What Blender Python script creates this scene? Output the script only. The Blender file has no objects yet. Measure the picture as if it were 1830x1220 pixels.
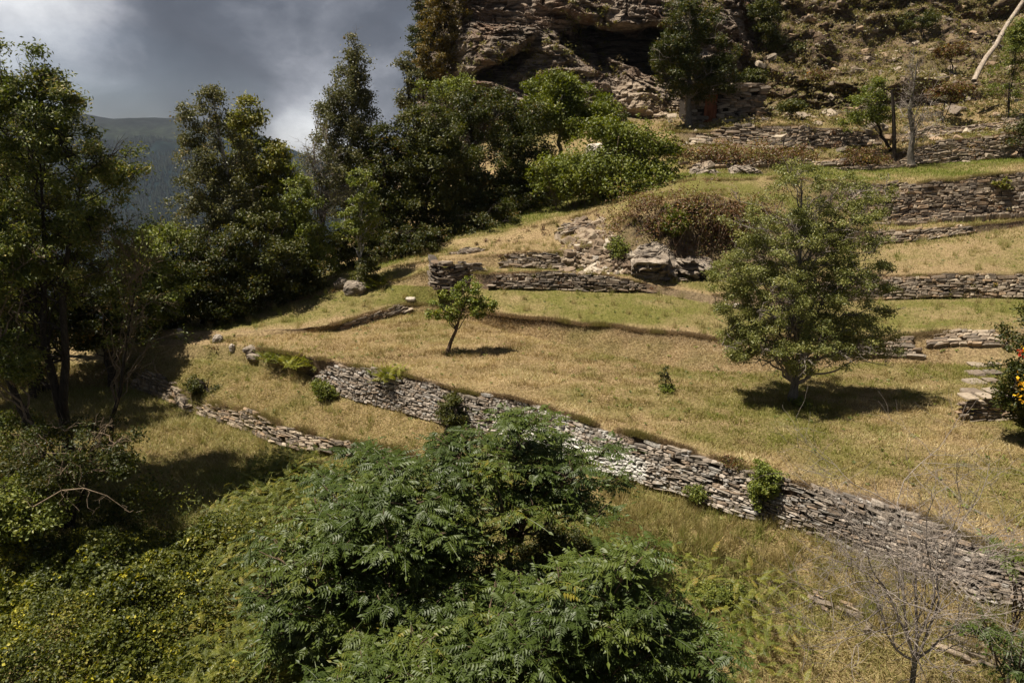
import bpy, math, random
import numpy as np
from mathutils import Vector
from mathutils.bvhtree import BVHTree

SC = bpy.context.scene
COL = SC.collection
PI = math.pi
R = math.radians

# ------------------------------------------------------------------ camera
F = 1220.0                       # focal length in photo pixels (24 mm on 36 mm, 1830 px)
PITCH = R(16.4)
CT, ST = math.cos(PITCH), math.sin(PITCH)
CAMZ = 14.0
cam = bpy.data.cameras.new('camera')
cam.lens = 24.0
cam.sensor_width = 36.0
cam.clip_start = 0.1
cam.clip_end = 9000
cam_o = bpy.data.objects.new('camera', cam)
cam_o.location = (0, 0, CAMZ)
cam_o.rotation_euler = (PI / 2 - PITCH, 0, 0)
COL.objects.link(cam_o)
SC.camera = cam_o

# ------------------------------------------------------------------ light
SC.view_settings.view_transform = 'Standard'
SC.view_settings.look = 'None'
SC.view_settings.exposure = 0.85
SC.view_settings.gamma = 1.0
SUN_EL = R(67)
SUN_DIR = Vector((-math.cos(SUN_EL) * 0.997, -math.cos(SUN_EL) * 0.07, math.sin(SUN_EL)))   # towards the sun
sun = bpy.data.lights.new('sun', 'SUN')
sun.energy = 5.0
sun.angle = R(0.5)
sun.color = (1.0, 0.92, 0.80)
sun_o = bpy.data.objects.new('sun', sun)
sun_o.rotation_euler = SUN_DIR.to_track_quat('Z', 'Y').to_euler()
sun_o.location = (-40, -10, 80)
COL.objects.link(sun_o)


def pdir(px, py):
    u = (px - 915.0) / F
    v = (610.0 - py) / F
    return np.array([u, CT + v * ST, -ST + v * CT])


def at(px, py, d):
    """world point seen at photo pixel px, py, at forward distance d"""
    w = pdir(px, py)
    return np.array([w[0] / w[1] * d, d, CAMZ + w[2] / w[1] * d])


def pw(px_len, d):
    return px_len * d / F


# ------------------------------------------------------------------ nodes
def new_mat(name):
    m = bpy.data.materials.new(name)
    m.use_nodes = True
    m.node_tree.nodes.clear()
    return m


class NT:
    def __init__(s, tree):
        s.t = tree

    def n(s, typ, **kw):
        nd = s.t.nodes.new(typ)
        for k, v in kw.items():
            if k.startswith('i_'):
                key = k[2:].replace('_', ' ')
                if key.isdigit():
                    key = int(key)
                nd.inputs[key].default_value = v
            else:
                setattr(nd, k, v)
        return nd

    def l(s, a, b):
        s.t.links.new(a, b)

    def math(s, op, a, b=None, clamp=False):
        nd = s.t.nodes.new('ShaderNodeMath')
        nd.operation = op
        nd.use_clamp = clamp
        for i, v in enumerate((a, b)):
            if v is None:
                continue
            if isinstance(v, (int, float)):
                nd.inputs[i].default_value = v
            else:
                s.l(v, nd.inputs[i])
        return nd.outputs[0]

    def noise(s, vec, scale, detail=4, rough=0.55, dist=0.0):
        nd = s.n('ShaderNodeTexNoise')
        nd.inputs['Scale'].default_value = scale
        nd.inputs['Detail'].default_value = detail
        nd.inputs['Roughness'].default_value = rough
        nd.inputs['Distortion'].default_value = dist
        if vec is not None:
            s.l(vec, nd.inputs['Vector'])
        return nd.outputs['Fac']

    def ramp(s, fac, stops, interp='LINEAR'):
        nd = s.n('ShaderNodeValToRGB')
        cr = nd.color_ramp
        cr.interpolation = interp
        while len(cr.elements) > 1:
            cr.elements.remove(cr.elements[-1])
        for i, (p, c) in enumerate(stops):
            e = cr.elements[0] if i == 0 else cr.elements.new(p)
            e.position = p
            if isinstance(c, (int, float)):
                c = (c, c, c)
            e.color = (c[0], c[1], c[2], 1)
        if fac is not None:
            s.l(fac, nd.inputs[0])
        return nd.outputs[0]

    def mix(s, fac, a, b, mode='MIX'):
        nd = s.n('ShaderNodeMix')
        nd.data_type = 'RGBA'
        nd.blend_type = mode
        for key, v in (('Factor', fac),):
            if isinstance(v, (int, float)):
                nd.inputs[0].default_value = v
            else:
                s.l(v, nd.inputs[0])
        for idx, v in ((6, a), (7, b)):
            if isinstance(v, tuple):
                nd.inputs[idx].default_value = (v[0], v[1], v[2], 1)
            else:
                s.l(v, nd.inputs[idx])
        return nd.outputs[2]

    def attr(s, name):
        nd = s.n('ShaderNodeAttribute')
        nd.attribute_name = name
        return nd.outputs['Fac']


# ------------------------------------------------------------------ world: grey storm cloud over a nishita sky
w = bpy.data.worlds.new('World')
SC.world = w
w.use_nodes = True
wt = w.node_tree
wt.nodes.clear()
N = NT(wt)
tc = N.n('ShaderNodeTexCoord')
sky = N.n('ShaderNodeTexSky')
sky.sky_type = 'NISHITA'
sky.sun_disc = False
sky.sun_elevation = SUN_EL
sky.sun_rotation = math.atan2(SUN_DIR.x, SUN_DIR.y)
sky.altitude = 1300
mp = N.n('ShaderNodeMapping')
mp.inputs['Scale'].default_value = (1.0, 1.0, 1.7)
N.l(tc.outputs['Generated'], mp.inputs[0])
n1 = N.noise(mp.outputs[0], 3.2, 9, 0.55, 0.3)
n2 = N.noise(mp.outputs[0], 9.0, 6, 0.6, 0.2)


def blob(px, py, r0, r1):
    v = Vector(pdir(px, py)).normalized()
    dt = N.n('ShaderNodeVectorMath', operation='DOT_PRODUCT')
    N.l(tc.outputs['Generated'], dt.inputs[0])
    dt.inputs[1].default_value = v
    mr = N.n('ShaderNodeMapRange')
    mr.interpolation_type = 'SMOOTHSTEP'
    mr.inputs['From Min'].default_value = math.cos(R(r1))
    mr.inputs['From Max'].default_value = math.cos(R(r0))
    N.l(dt.outputs['Value'], mr.inputs['Value'])
    return mr.outputs[0]


f = N.math('ADD', N.math('MULTIPLY', n1, 1.6), N.math('MULTIPLY', n2, 0.75))
f = N.math('SUBTRACT', f, 0.90)
for (bx, by, r0, r1, s_) in ((30, 15, 0, 9, 0.58), (560, 262, 0.3, 5, 0.50), (690, 130, 0, 13, 0.20), (420, -40, 0, 14, 0.10),
                             (255, 165, 0, 10, -0.26), (440, 170, 0, 8, -0.16), (330, 60, 0, 9, -0.06), (600, 150, 0, 5, -0.05)):
    f = N.math('ADD', f, N.math('MULTIPLY', blob(bx, by, r0, r1), s_))
cloud = N.ramp(f, [(0.0, (0.68, 0.74, 0.93)), (0.28, (0.98, 1.07, 1.32)), (0.45, (1.6, 1.70, 2.0)),
                   (0.62, (2.8, 2.9, 3.25)), (0.85, (5.2, 5.3, 5.6)), (1.0, (7.0, 7.1, 7.3))])
cov = N.ramp(N.noise(mp.outputs[0], 1.6, 3, 0.5), [(0.30, 0.55), (0.50, 0.97)])
skyc = N.mix(cov, sky.outputs[0], cloud)
bg = N.n('ShaderNodeBackground')
bg.inputs['Strength'].default_value = 0.066
N.l(skyc, bg.inputs['Color'])
wo = N.n('ShaderNodeOutputWorld')
N.l(bg.outputs[0], wo.inputs[0])


# ------------------------------------------------------------------ numpy noise
def vnoise(x, y, z, seed=0):
    xi = np.floor(x).astype(np.int64); yi = np.floor(y).astype(np.int64); zi = np.floor(z).astype(np.int64)
    xf = x - xi; yf = y - yi; zf = z - zi
    xf = xf * xf * (3 - 2 * xf); yf = yf * yf * (3 - 2 * yf); zf = zf * zf * (3 - 2 * zf)

    def h(a, b, c):
        k = (a * 374761393 + b * 668265263 + c * 1440662683 + seed * 974634777) & 0xffffffff
        k = ((k ^ (k >> 13)) * 1274126177) & 0xffffffff
        k = (k ^ (k >> 16)) & 0xffff
        return k / 32767.5 - 1.0
    r = 0
    for dx in (0, 1):
        for dy in (0, 1):
            for dz in (0, 1):
                wgt = (xf if dx else 1 - xf) * (yf if dy else 1 - yf) * (zf if dz else 1 - zf)
                r = r + wgt * h(xi + dx, yi + dy, zi + dz)
    return r


def fbm(x, y, z, octv=4, seed=0, gain=0.5):
    x = np.asarray(x, float); y = np.asarray(y, float) + 0 * x; z = np.asarray(z, float) + 0 * x
    a = 1.0; s = 0; t = 0
    for o in range(octv):
        s = s + a * vnoise(x * 2 ** o + 13.7 * o, y * 2 ** o + 7.1 * o, z * 2 ** o + 3.3 * o, seed + o)
        t += a
        a *= gain
    return s / t


def smooth(a, b, x):
    t = np.clip((x - a) / (b - a), 0, 1)
    return t * t * (3 - 2 * t)


# ------------------------------------------------------------------ mesh buffers
class Buf:
    def __init__(s):
        s.v = []; s.q = []; s.t = []; s.n = 0; s.qa = []; s.ta = []; s.qb = []; s.tb = []; s.uv = []

    def add(s, v, quads=None, tris=None, a=0.5, b=0.0):
        v = np.asarray(v, float)
        s.v.append(v)
        for fs, lst, al, bl in ((quads, s.q, s.qa, s.qb), (tris, s.t, s.ta, s.tb)):
            if fs is not None and len(fs):
                fs = np.asarray(fs, np.int64)
                lst.append(fs + s.n)
                al.append(np.broadcast_to(np.asarray(a, float), (len(fs),)).copy())
                bl.append(np.broadcast_to(np.asarray(b, float), (len(fs),)).copy())
        s.n += len(v)

    def build(s, name, mat, parent=None, smooth_=True, data_only=False):
        me = bpy.data.meshes.new(name)
        V = np.concatenate(s.v) if s.v else np.zeros((0, 3))
        qs = np.concatenate(s.q) if s.q else np.zeros((0, 4), np.int64)
        ts = np.concatenate(s.t) if s.t else np.zeros((0, 3), np.int64)
        loc = np.zeros(3)
        if parent is not None:
            loc = np.array(parent.matrix_world.translation if parent.parent else parent.location)
            V = V - loc
        me.vertices.add(len(V))
        me.vertices.foreach_set('co', V.astype(np.float32).ravel())
        nl = qs.size + ts.size
        me.loops.add(nl)
        me.loops.foreach_set('vertex_index', np.concatenate([qs.ravel(), ts.ravel()]).astype(np.int32))
        npoly = len(qs) + len(ts)
        me.polygons.add(npoly)
        st = np.concatenate([np.arange(len(qs)) * 4, qs.size + np.arange(len(ts)) * 3]).astype(np.int32)
        me.polygons.foreach_set('loop_start', st)
        me.update(calc_edges=True)
        me.polygons.foreach_set('use_smooth', np.full(npoly, smooth_, bool))
        for nm, ql, tl in (('rnd', s.qa, s.ta), ('tint', s.qb, s.tb)):
            arr = np.concatenate(ql + tl) if (ql or tl) else np.zeros(0)
            at_ = me.attributes.new(nm, 'FLOAT', 'FACE')
            at_.data.foreach_set('value', arr.astype(np.float32))
        me.materials.append(mat)
        if data_only:
            return me
        o = bpy.data.objects.new(name, me)
        COL.objects.link(o)
        if parent is not None:
            o.parent = parent
        return o


def frame(p):
    t = np.gradient(p, axis=0)
    t /= np.linalg.norm(t, axis=1)[:, None] + 1e-9
    ref = np.where(np.abs(t[:, 2:3]) > 0.9, np.array([[1.0, 0, 0]]), np.array([[0, 0, 1.0]]))
    ref = np.broadcast_to(ref[len(ref) // 2], t.shape)
    a = np.cross(t, ref); a /= np.linalg.norm(a, axis=1)[:, None] + 1e-9
    b = np.cross(t, a)
    return t, a, b


def tube(buf, p, r, sides=6, rnd=0.5, rough=0.0, rng=None, tint=0.0):
    p = np.asarray(p, float); n = len(p)
    r = np.broadcast_to(np.asarray(r, float), (n,))
    t, a, b = frame(p)
    ang = np.arange(sides) / sides * 2 * PI
    rr = r[:, None] * np.ones((1, sides))
    if rough and rng is not None:
        rr = rr * (1 + rough * rng.uniform(-1, 1, rr.shape))
    v = p[:, None, :] + rr[:, :, None] * (np.cos(ang)[None, :, None] * a[:, None, :] + np.sin(ang)[None, :, None] * b[:, None, :])
    i = np.arange(n - 1)[:, None] * sides + np.arange(sides)[None, :]
    j = np.arange(n - 1)[:, None] * sides + (np.arange(sides)[None, :] + 1) % sides
    q = np.stack([i, j, j + sides, i + sides], -1).reshape(-1, 4)
    buf.add(v.reshape(-1, 3), quads=q, a=rnd, b=tint)


def unit(v):
    return v / (np.linalg.norm(v, axis=-1, keepdims=True) + 1e-9)


def leaves(buf, c, L, W, rng, up=0.6, out=None, rnd=None, tint=0.0, droop=0.0, fold=0.0):
    """pointed four-corner leaves at centres c"""
    n = len(c)
    nrm = rng.normal(size=(n, 3))
    nrm = unit(nrm) + np.array([0, 0, up])
    if out is not None:
        nrm += out
    nrm = unit(nrm)
    d = rng.normal(size=(n, 3)); d[:, 2] -= droop
    d = unit(d - (d * nrm).sum(1)[:, None] * nrm)
    s = np.cross(nrm, d)
    L = np.broadcast_to(L, (n,)) * rng.uniform(0.65, 1.25, n)
    Wd = np.broadcast_to(W, (n,)) * rng.uniform(0.65, 1.25, n)
    v = np.empty((n, 4, 3))
    v[:, 0] = c - d * L[:, None] * .5
    v[:, 1] = c + s * Wd[:, None] * .5 - d * L[:, None] * .06 + nrm * fold * Wd[:, None]
    v[:, 2] = c + d * L[:, None] * .5
    v[:, 3] = c - s * Wd[:, None] * .5 - d * L[:, None] * .06 + nrm * fold * Wd[:, None]
    q = np.arange(n * 4).reshape(n, 4)
    buf.add(v.reshape(-1, 3), quads=q, a=rng.uniform(0, 1, n) if rnd is None else rnd, b=tint)


def blades(buf, p, h, wd, rng, lean=0.35, rnd=None, tint=0.0, ldir=None):
    n = len(p)
    a = rng.uniform(0, 2 * PI, n)
    s = np.stack([np.cos(a), np.sin(a), 0 * a], 1)
    g = np.stack([rng.normal(size=n) * lean, rng.normal(size=n) * lean, np.ones(n)], 1)
    if ldir is not None:
        g += ldir
    g = unit(g)
    h = np.broadcast_to(h, (n,)) * rng.uniform(0.5, 1.3, n)
    wd = np.broadcast_to(wd, (n,))
    v = np.empty((n, 3, 3))
    v[:, 0] = p - s * wd[:, None] * .5 - np.array([0, 0, .01])
    v[:, 1] = p + s * wd[:, None] * .5 - np.array([0, 0, .01])
    v[:, 2] = p + g * h[:, None]
    buf.add(v.reshape(-1, 3), tris=np.arange(n * 3).reshape(n, 3), a=rng.uniform(0, 1, n) if rnd is None else rnd, b=tint)


# ------------------------------------------------------------------ tagging
def tag(o, label, cat=None, group=None, kind=None):
    if label: o['label'] = label
    if cat: o['category'] = cat
    if group: o['group'] = group
    if kind: o['kind'] = kind
    return o


def thing(name, label, cat, loc, group=None):
    o = bpy.data.objects.new(name, None)
    o.empty_display_size = 0.3
    o.location = tuple(float(c) for c in loc)
    COL.objects.link(o)
    return tag(o, label, cat, group)


# ------------------------------------------------------------------ materials
def leaf_mat(name, stops, tintcol=None, rough=0.5, spec=0.35, trans=0.3):
    m = new_mat(name); T = NT(m.node_tree)
    c = T.ramp(T.attr('rnd'), stops)
    if tintcol is not None:
        c = T.mix(T.attr('tint'), c, tintcol)
    p = T.n('ShaderNodeBsdfPrincipled')
    p.inputs['Roughness'].default_value = rough
    p.inputs['Specular IOR Level'].default_value = spec
    T.l(c, p.inputs['Base Color'])
    tr = T.n('ShaderNodeBsdfTranslucent')
    hs = T.n('ShaderNodeHueSaturation')
    hs.inputs['Saturation'].default_value = 1.15
    hs.inputs['Value'].default_value = 1.25
    T.l(c, hs.inputs['Color']); T.l(hs.outputs[0], tr.inputs[0])
    mx = T.n('ShaderNodeMixShader'); mx.inputs[0].default_value = trans
    T.l(p.outputs[0], mx.inputs[1]); T.l(tr.outputs[0], mx.inputs[2])
    o = T.n('ShaderNodeOutputMaterial'); T.l(mx.outputs[0], o.inputs[0])
    return m


def bark_mat(name, stops, scale=18, stretch=0.25, bump=0.5):
    m = new_mat(name); T = NT(m.node_tree)
    tcn = T.n('ShaderNodeTexCoord'); mpn = T.n('ShaderNodeMapping')
    mpn.inputs['Scale'].default_value = (1, 1, stretch)
    T.l(tcn.outputs['Object'], mpn.inputs[0])
    f_ = T.noise(mpn.outputs[0], scale, 5, 0.65)
    c = T.ramp(f_, stops)
    p = T.n('ShaderNodeBsdfPrincipled'); p.inputs['Roughness'].default_value = 0.9
    p.inputs['Specular IOR Level'].default_value = 0.15
    T.l(c, p.inputs['Base Color'])
    bp = T.n('ShaderNodeBump'); bp.inputs['Strength'].default_value = bump; bp.inputs['Distance'].default_value = 0.03
    T.l(f_, bp.inputs['Height']); T.l(bp.outputs[0], p.inputs['Normal'])
    o = T.n('ShaderNodeOutputMaterial'); T.l(p.outputs[0], o.inputs[0])
    return m


def stone_mat(name, stops, white=None, lichen=0.25):
    m = new_mat(name); T = NT(m.node_tree)
    tcn = T.n('ShaderNodeTexCoord')
    c = T.ramp(T.attr('rnd'), stops, 'CONSTANT')
    f1 = T.noise(tcn.outputs['Object'], 14, 6, 0.65)
    c = T.mix(0.75, c, T.ramp(f1, [(0.25, 0.35), (0.5, 0.95), (0.75, 1.35)]), 'MULTIPLY')
    f2 = T.noise(tcn.outputs['Object'], 5.0, 5, 0.7)
    c = T.mix(T.math('MULTIPLY', T.ramp(f2, [(0.55, 0.0), (0.66, 1.0)]), lichen), c, (0.34, 0.33, 0.29))
    if white:
        f3 = T.noise(tcn.outputs['Object'], 2.2, 6, 0.7)
        k = T.math('MULTIPLY', T.attr('tint'), 1.0)
        k = T.math('MULTIPLY', T.math('SUBTRACT', T.math('ADD', k, f3), 0.72), 7.0, True)
        c = T.mix(k, c, (0.52, 0.50, 0.455))
    p = T.n('ShaderNodeBsdfPrincipled'); p.inputs['Roughness'].default_value = 0.85
    p.inputs['Specular IOR Level'].default_value = 0.2
    T.l(c, p.inputs['Base Color'])
    bp = T.n('ShaderNodeBump'); bp.inputs['Strength'].default_value = 0.6; bp.inputs['Distance'].default_value = 0.03
    T.l(f1, bp.inputs['Height']); T.l(bp.outputs[0], p.inputs['Normal'])
    o = T.n('ShaderNodeOutputMaterial'); T.l(p.outputs[0], o.inputs[0])
    return m


M = {}
M['stone_warm'] = stone_mat('stone_warm', [(0.0, (0.212, 0.179, 0.145)), (.16, (0.286, 0.238, 0.189)), (.3, (0.159, 0.136, 0.114)), (.42, (0.202, 0.166, 0.128)),
                            (.55, (0.360, 0.306, 0.251)), (.68, (0.244, 0.184, 0.132)), (.78, (0.206, 0.157, 0.114)), (.86, (0.277, 0.255, 0.224)), (.95, (0.353, 0.323, 0.290))], True, .3)
M['stone_dark'] = stone_mat('stone_dark', [(0.0, (0.127, 0.102, 0.077)), (.2, (0.180, 0.141, 0.106)), (.38, (0.090, 0.073, 0.058)), (.5, (0.201, 0.145, 0.097)),
                            (.66, (0.233, 0.189, 0.145)), (.78, (0.148, 0.112, 0.079)), (.88, (0.276, 0.223, 0.167)), (.96, (0.339, 0.281, 0.211))], False, .25)
M['stone_mid'] = stone_mat('stone_mid', [(0.0, (0.170, 0.136, 0.101)), (.2, (0.254, 0.199, 0.145)), (.38, (0.127, 0.102, 0.079)), (.5, (0.297, 0.209, 0.132)),
                           (.66, (0.318, 0.257, 0.189)), (.78, (0.201, 0.150, 0.106)), (.88, (0.360, 0.291, 0.211)), (.96, (0.445, 0.369, 0.273))], True, .25)
M['stone_pale'] = stone_mat('stone_pale', [(0.0, (0.382, 0.330, 0.273)), (.5, (0.488, 0.427, 0.352)), (.8, (0.318, 0.272, 0.220))], False, .3)
M['bark_grey'] = bark_mat('bark_grey', [(0.3, (.05, .043, .036)), (0.55, (.14, .125, .105)), (.75, (.24, .22, .19))])
M['bark_dark'] = bark_mat('bark_dark', [(0.3, (.018, .014, .011)), (0.55, (.045, .036, .028)), (.8, (.09, .072, .055))])
M['bark_brown'] = bark_mat('bark_brown', [(0.3, (.04, .028, .02)), (0.5, (.10, .068, .045)), (.75, (.20, .15, .10))])
M['bark_birch'] = bark_mat('bark_birch', [(0.36, (.03, .028, .025)), (0.44, (.34, .32, .29)), (.8, (.55, .53, .49))], 9, 2.0, .2)
M['twig_pale'] = bark_mat('twig_pale', [(0.3, (.12, .095, .08)), (0.55, (.27, .23, .195)), (.8, (.42, .37, .32))], 25, .6, .3)
M['twig_tan'] = bark_mat('twig_tan', [(0.3, (.10, .07, .045)), (0.55, (.20, .15, .10)), (.8, (.30, .24, .17))], 25, .6, .3)
M['wood_dead'] = bark_mat('wood_dead', [(0.3, (.14, .11, .085)), (0.5, (.32, .26, .20)), (.75, (.46, .40, .33))], 10, .3, .5)
M['leaf_ash'] = leaf_mat('leaf_ash', [(0, (0.050, 0.069, 0.015)), (.5, (0.105, 0.126, 0.023)), (.85, (0.211, 0.200, 0.043)), (1, (0.475, 0.362, 0.151))])
M['leaf_birch'] = leaf_mat('leaf_birch', [(0, (0.061, 0.068, 0.023)), (.5, (0.108, 0.110, 0.038)), (.88, (0.172, 0.153, 0.056)), (1, (0.294, 0.194, 0.060))], rough=.45)
M['leaf_bright'] = leaf_mat('leaf_bright', [(0, (0.082, 0.097, 0.019)), (.5, (0.153, 0.159, 0.028)), (1, (0.285, 0.234, 0.059))])
M['leaf_dark'] = leaf_mat('leaf_dark', [(0, (0.025, 0.036, 0.008)), (.5, (0.051, 0.061, 0.009)), (.85, (0.090, 0.080, 0.016)), (1, (0.182, 0.103, 0.023))])
M['leaf_olive'] = leaf_mat('leaf_olive', [(0, (0.035, 0.045, 0.009)), (.5, (0.067, 0.075, 0.014)), (.85, (0.109, 0.106, 0.021)), (1, (0.173, 0.126, 0.024))])
M['leaf_yellow'] = leaf_mat('leaf_yellow', [(0, (0.058, 0.054, 0.013)), (.5, (0.127, 0.095, 0.020)), (.85, (0.205, 0.135, 0.027)), (1, (0.293, 0.180, 0.032))])
M['leaf_right'] = leaf_mat('leaf_right', [(0, (0.092, 0.109, 0.028)), (.5, (0.174, 0.185, 0.047)), (.85, (0.281, 0.273, 0.085)), (1, (0.433, 0.377, 0.150))], rough=.42)
M['leaf_apple'] = leaf_mat('leaf_apple', [(0, (0.071, 0.094, 0.016)), (.5, (0.150, 0.181, 0.029)), (.9, (0.248, 0.261, 0.046)), (1, (0.389, 0.319, 0.065))])
M['leaf_hazel'] = leaf_mat('leaf_hazel', [(0, (0.078, 0.102, 0.018)), (.5, (0.140, 0.167, 0.029)), (1, (0.256, 0.250, 0.052))])
M['leaf_ail'] = leaf_mat('leaf_ail', [(0, (0.038, 0.059, 0.009)), (.5, (0.064, 0.092, 0.013)), (.9, (0.097, 0.120, 0.016)), (1, (0.207, 0.168, 0.019))], rough=.50, spec=.4, trans=.25)
M['leaf_bramble'] = leaf_mat('leaf_bramble', [(0, (0.038, 0.050, 0.010)), (.4, (0.079, 0.094, 0.015)), (.8, (0.143, 0.152, 0.022)), (1, (0.243, 0.218, 0.033))], (0.493, 0.437, 0.039))
M['leaf_thicket'] = leaf_mat('leaf_thicket', [(0, (0.061, 0.079, 0.012)), (.5, (0.119, 0.142, 0.016)), (1, (0.201, 0.204, 0.028))], (0.340, 0.121, 0.042))
M['leaf_rusty'] = leaf_mat('leaf_rusty', [(0, (0.083, 0.043, 0.023)), (.45, (0.164, 0.082, 0.036)), (.7, (0.099, 0.096, 0.022)), (.9, (0.181, 0.165, 0.026)), (1, (0.494, 0.193, 0.031))])
M['leaf_fern'] = leaf_mat('leaf_fern', [(0, (0.072, 0.090, 0.017)), (.5, (0.138, 0.156, 0.025)), (.85, (0.235, 0.226, 0.040)), (1, (0.340, 0.214, 0.058))])
M['leaf_broom'] = leaf_mat('leaf_broom', [(0, (.09, .11, .015)), (.5, (.20, .21, .025)), (1, (.33, .31, .05))])
M['scrub'] = leaf_mat('scrub', [(0, (0.092, 0.065, 0.033)), (.35, (0.184, 0.142, 0.059)), (.6, (0.133, 0.134, 0.033)), (.85, (0.266, 0.216, 0.071)), (1, (0.122, 0.161, 0.033))])
M['grass_dry'] = leaf_mat('grass_dry', [(0, (0.170, 0.114, 0.052)), (.4, (0.339, 0.252, 0.116)), (.8, (0.487, 0.383, 0.191)), (1, (0.611, 0.516, 0.290))], (0.165, 0.175, 0.030), rough=.6, spec=.2)
M['grass_brown'] = leaf_mat('grass_brown', [(0, (0.110, 0.073, 0.042)), (.5, (0.220, 0.159, 0.090)), (1, (0.390, 0.293, 0.180))], (0.171, 0.171, 0.042), rough=.6, spec=.2)
M['grass_rough'] = leaf_mat('grass_rough', [(0, (0.180, 0.142, 0.058)), (.4, (0.329, 0.262, 0.116)), (.8, (0.445, 0.360, 0.173)), (1, (0.530, 0.447, 0.242))], (0.175, 0.218, 0.035), rough=.6, spec=.2)
M['grass_bank'] = leaf_mat('grass_bank', [(0, (.27, .185, .105)), (.4, (.46, .345, .20)), (.8, (.60, .47, .29)), (1, (.66, .55, .37))], (.14, .15, .035), rough=.6, spec=.2)
M['petal'] = leaf_mat('petal', [(0, (.75, .40, .02)), (.7, (.80, .50, .03)), (.75, (.55, .03, .01)), (1, (.6, .05, .02))])

# ------------------------------------------------------------------ terrain: terraces lofted from edge to edge
def zd(py, z):
    wv = pdir(915, py)
    return z / (wv[2] / wv[1])


PX = np.arange(-700, 2560, 5.0)
NC = len(PX)


def mk_row(knots, sm=5):
    k = np.array([(a, b, (c if c > 0 else zd(b, c))) for a, b, c in knots], float)
    py = np.interp(PX, k[:, 0], k[:, 1]); d = np.interp(PX, k[:, 0], k[:, 2])
    ker = np.ones(2 * sm + 1) / (2 * sm + 1)
    py = np.convolve(np.pad(py, sm, 'edge'), ker, 'valid'); d = np.convolve(np.pad(d, sm, 'edge'), ker, 'valid')
    return np.stack([at(a, b, c) for a, b, c in zip(PX, py, d)])


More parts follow.
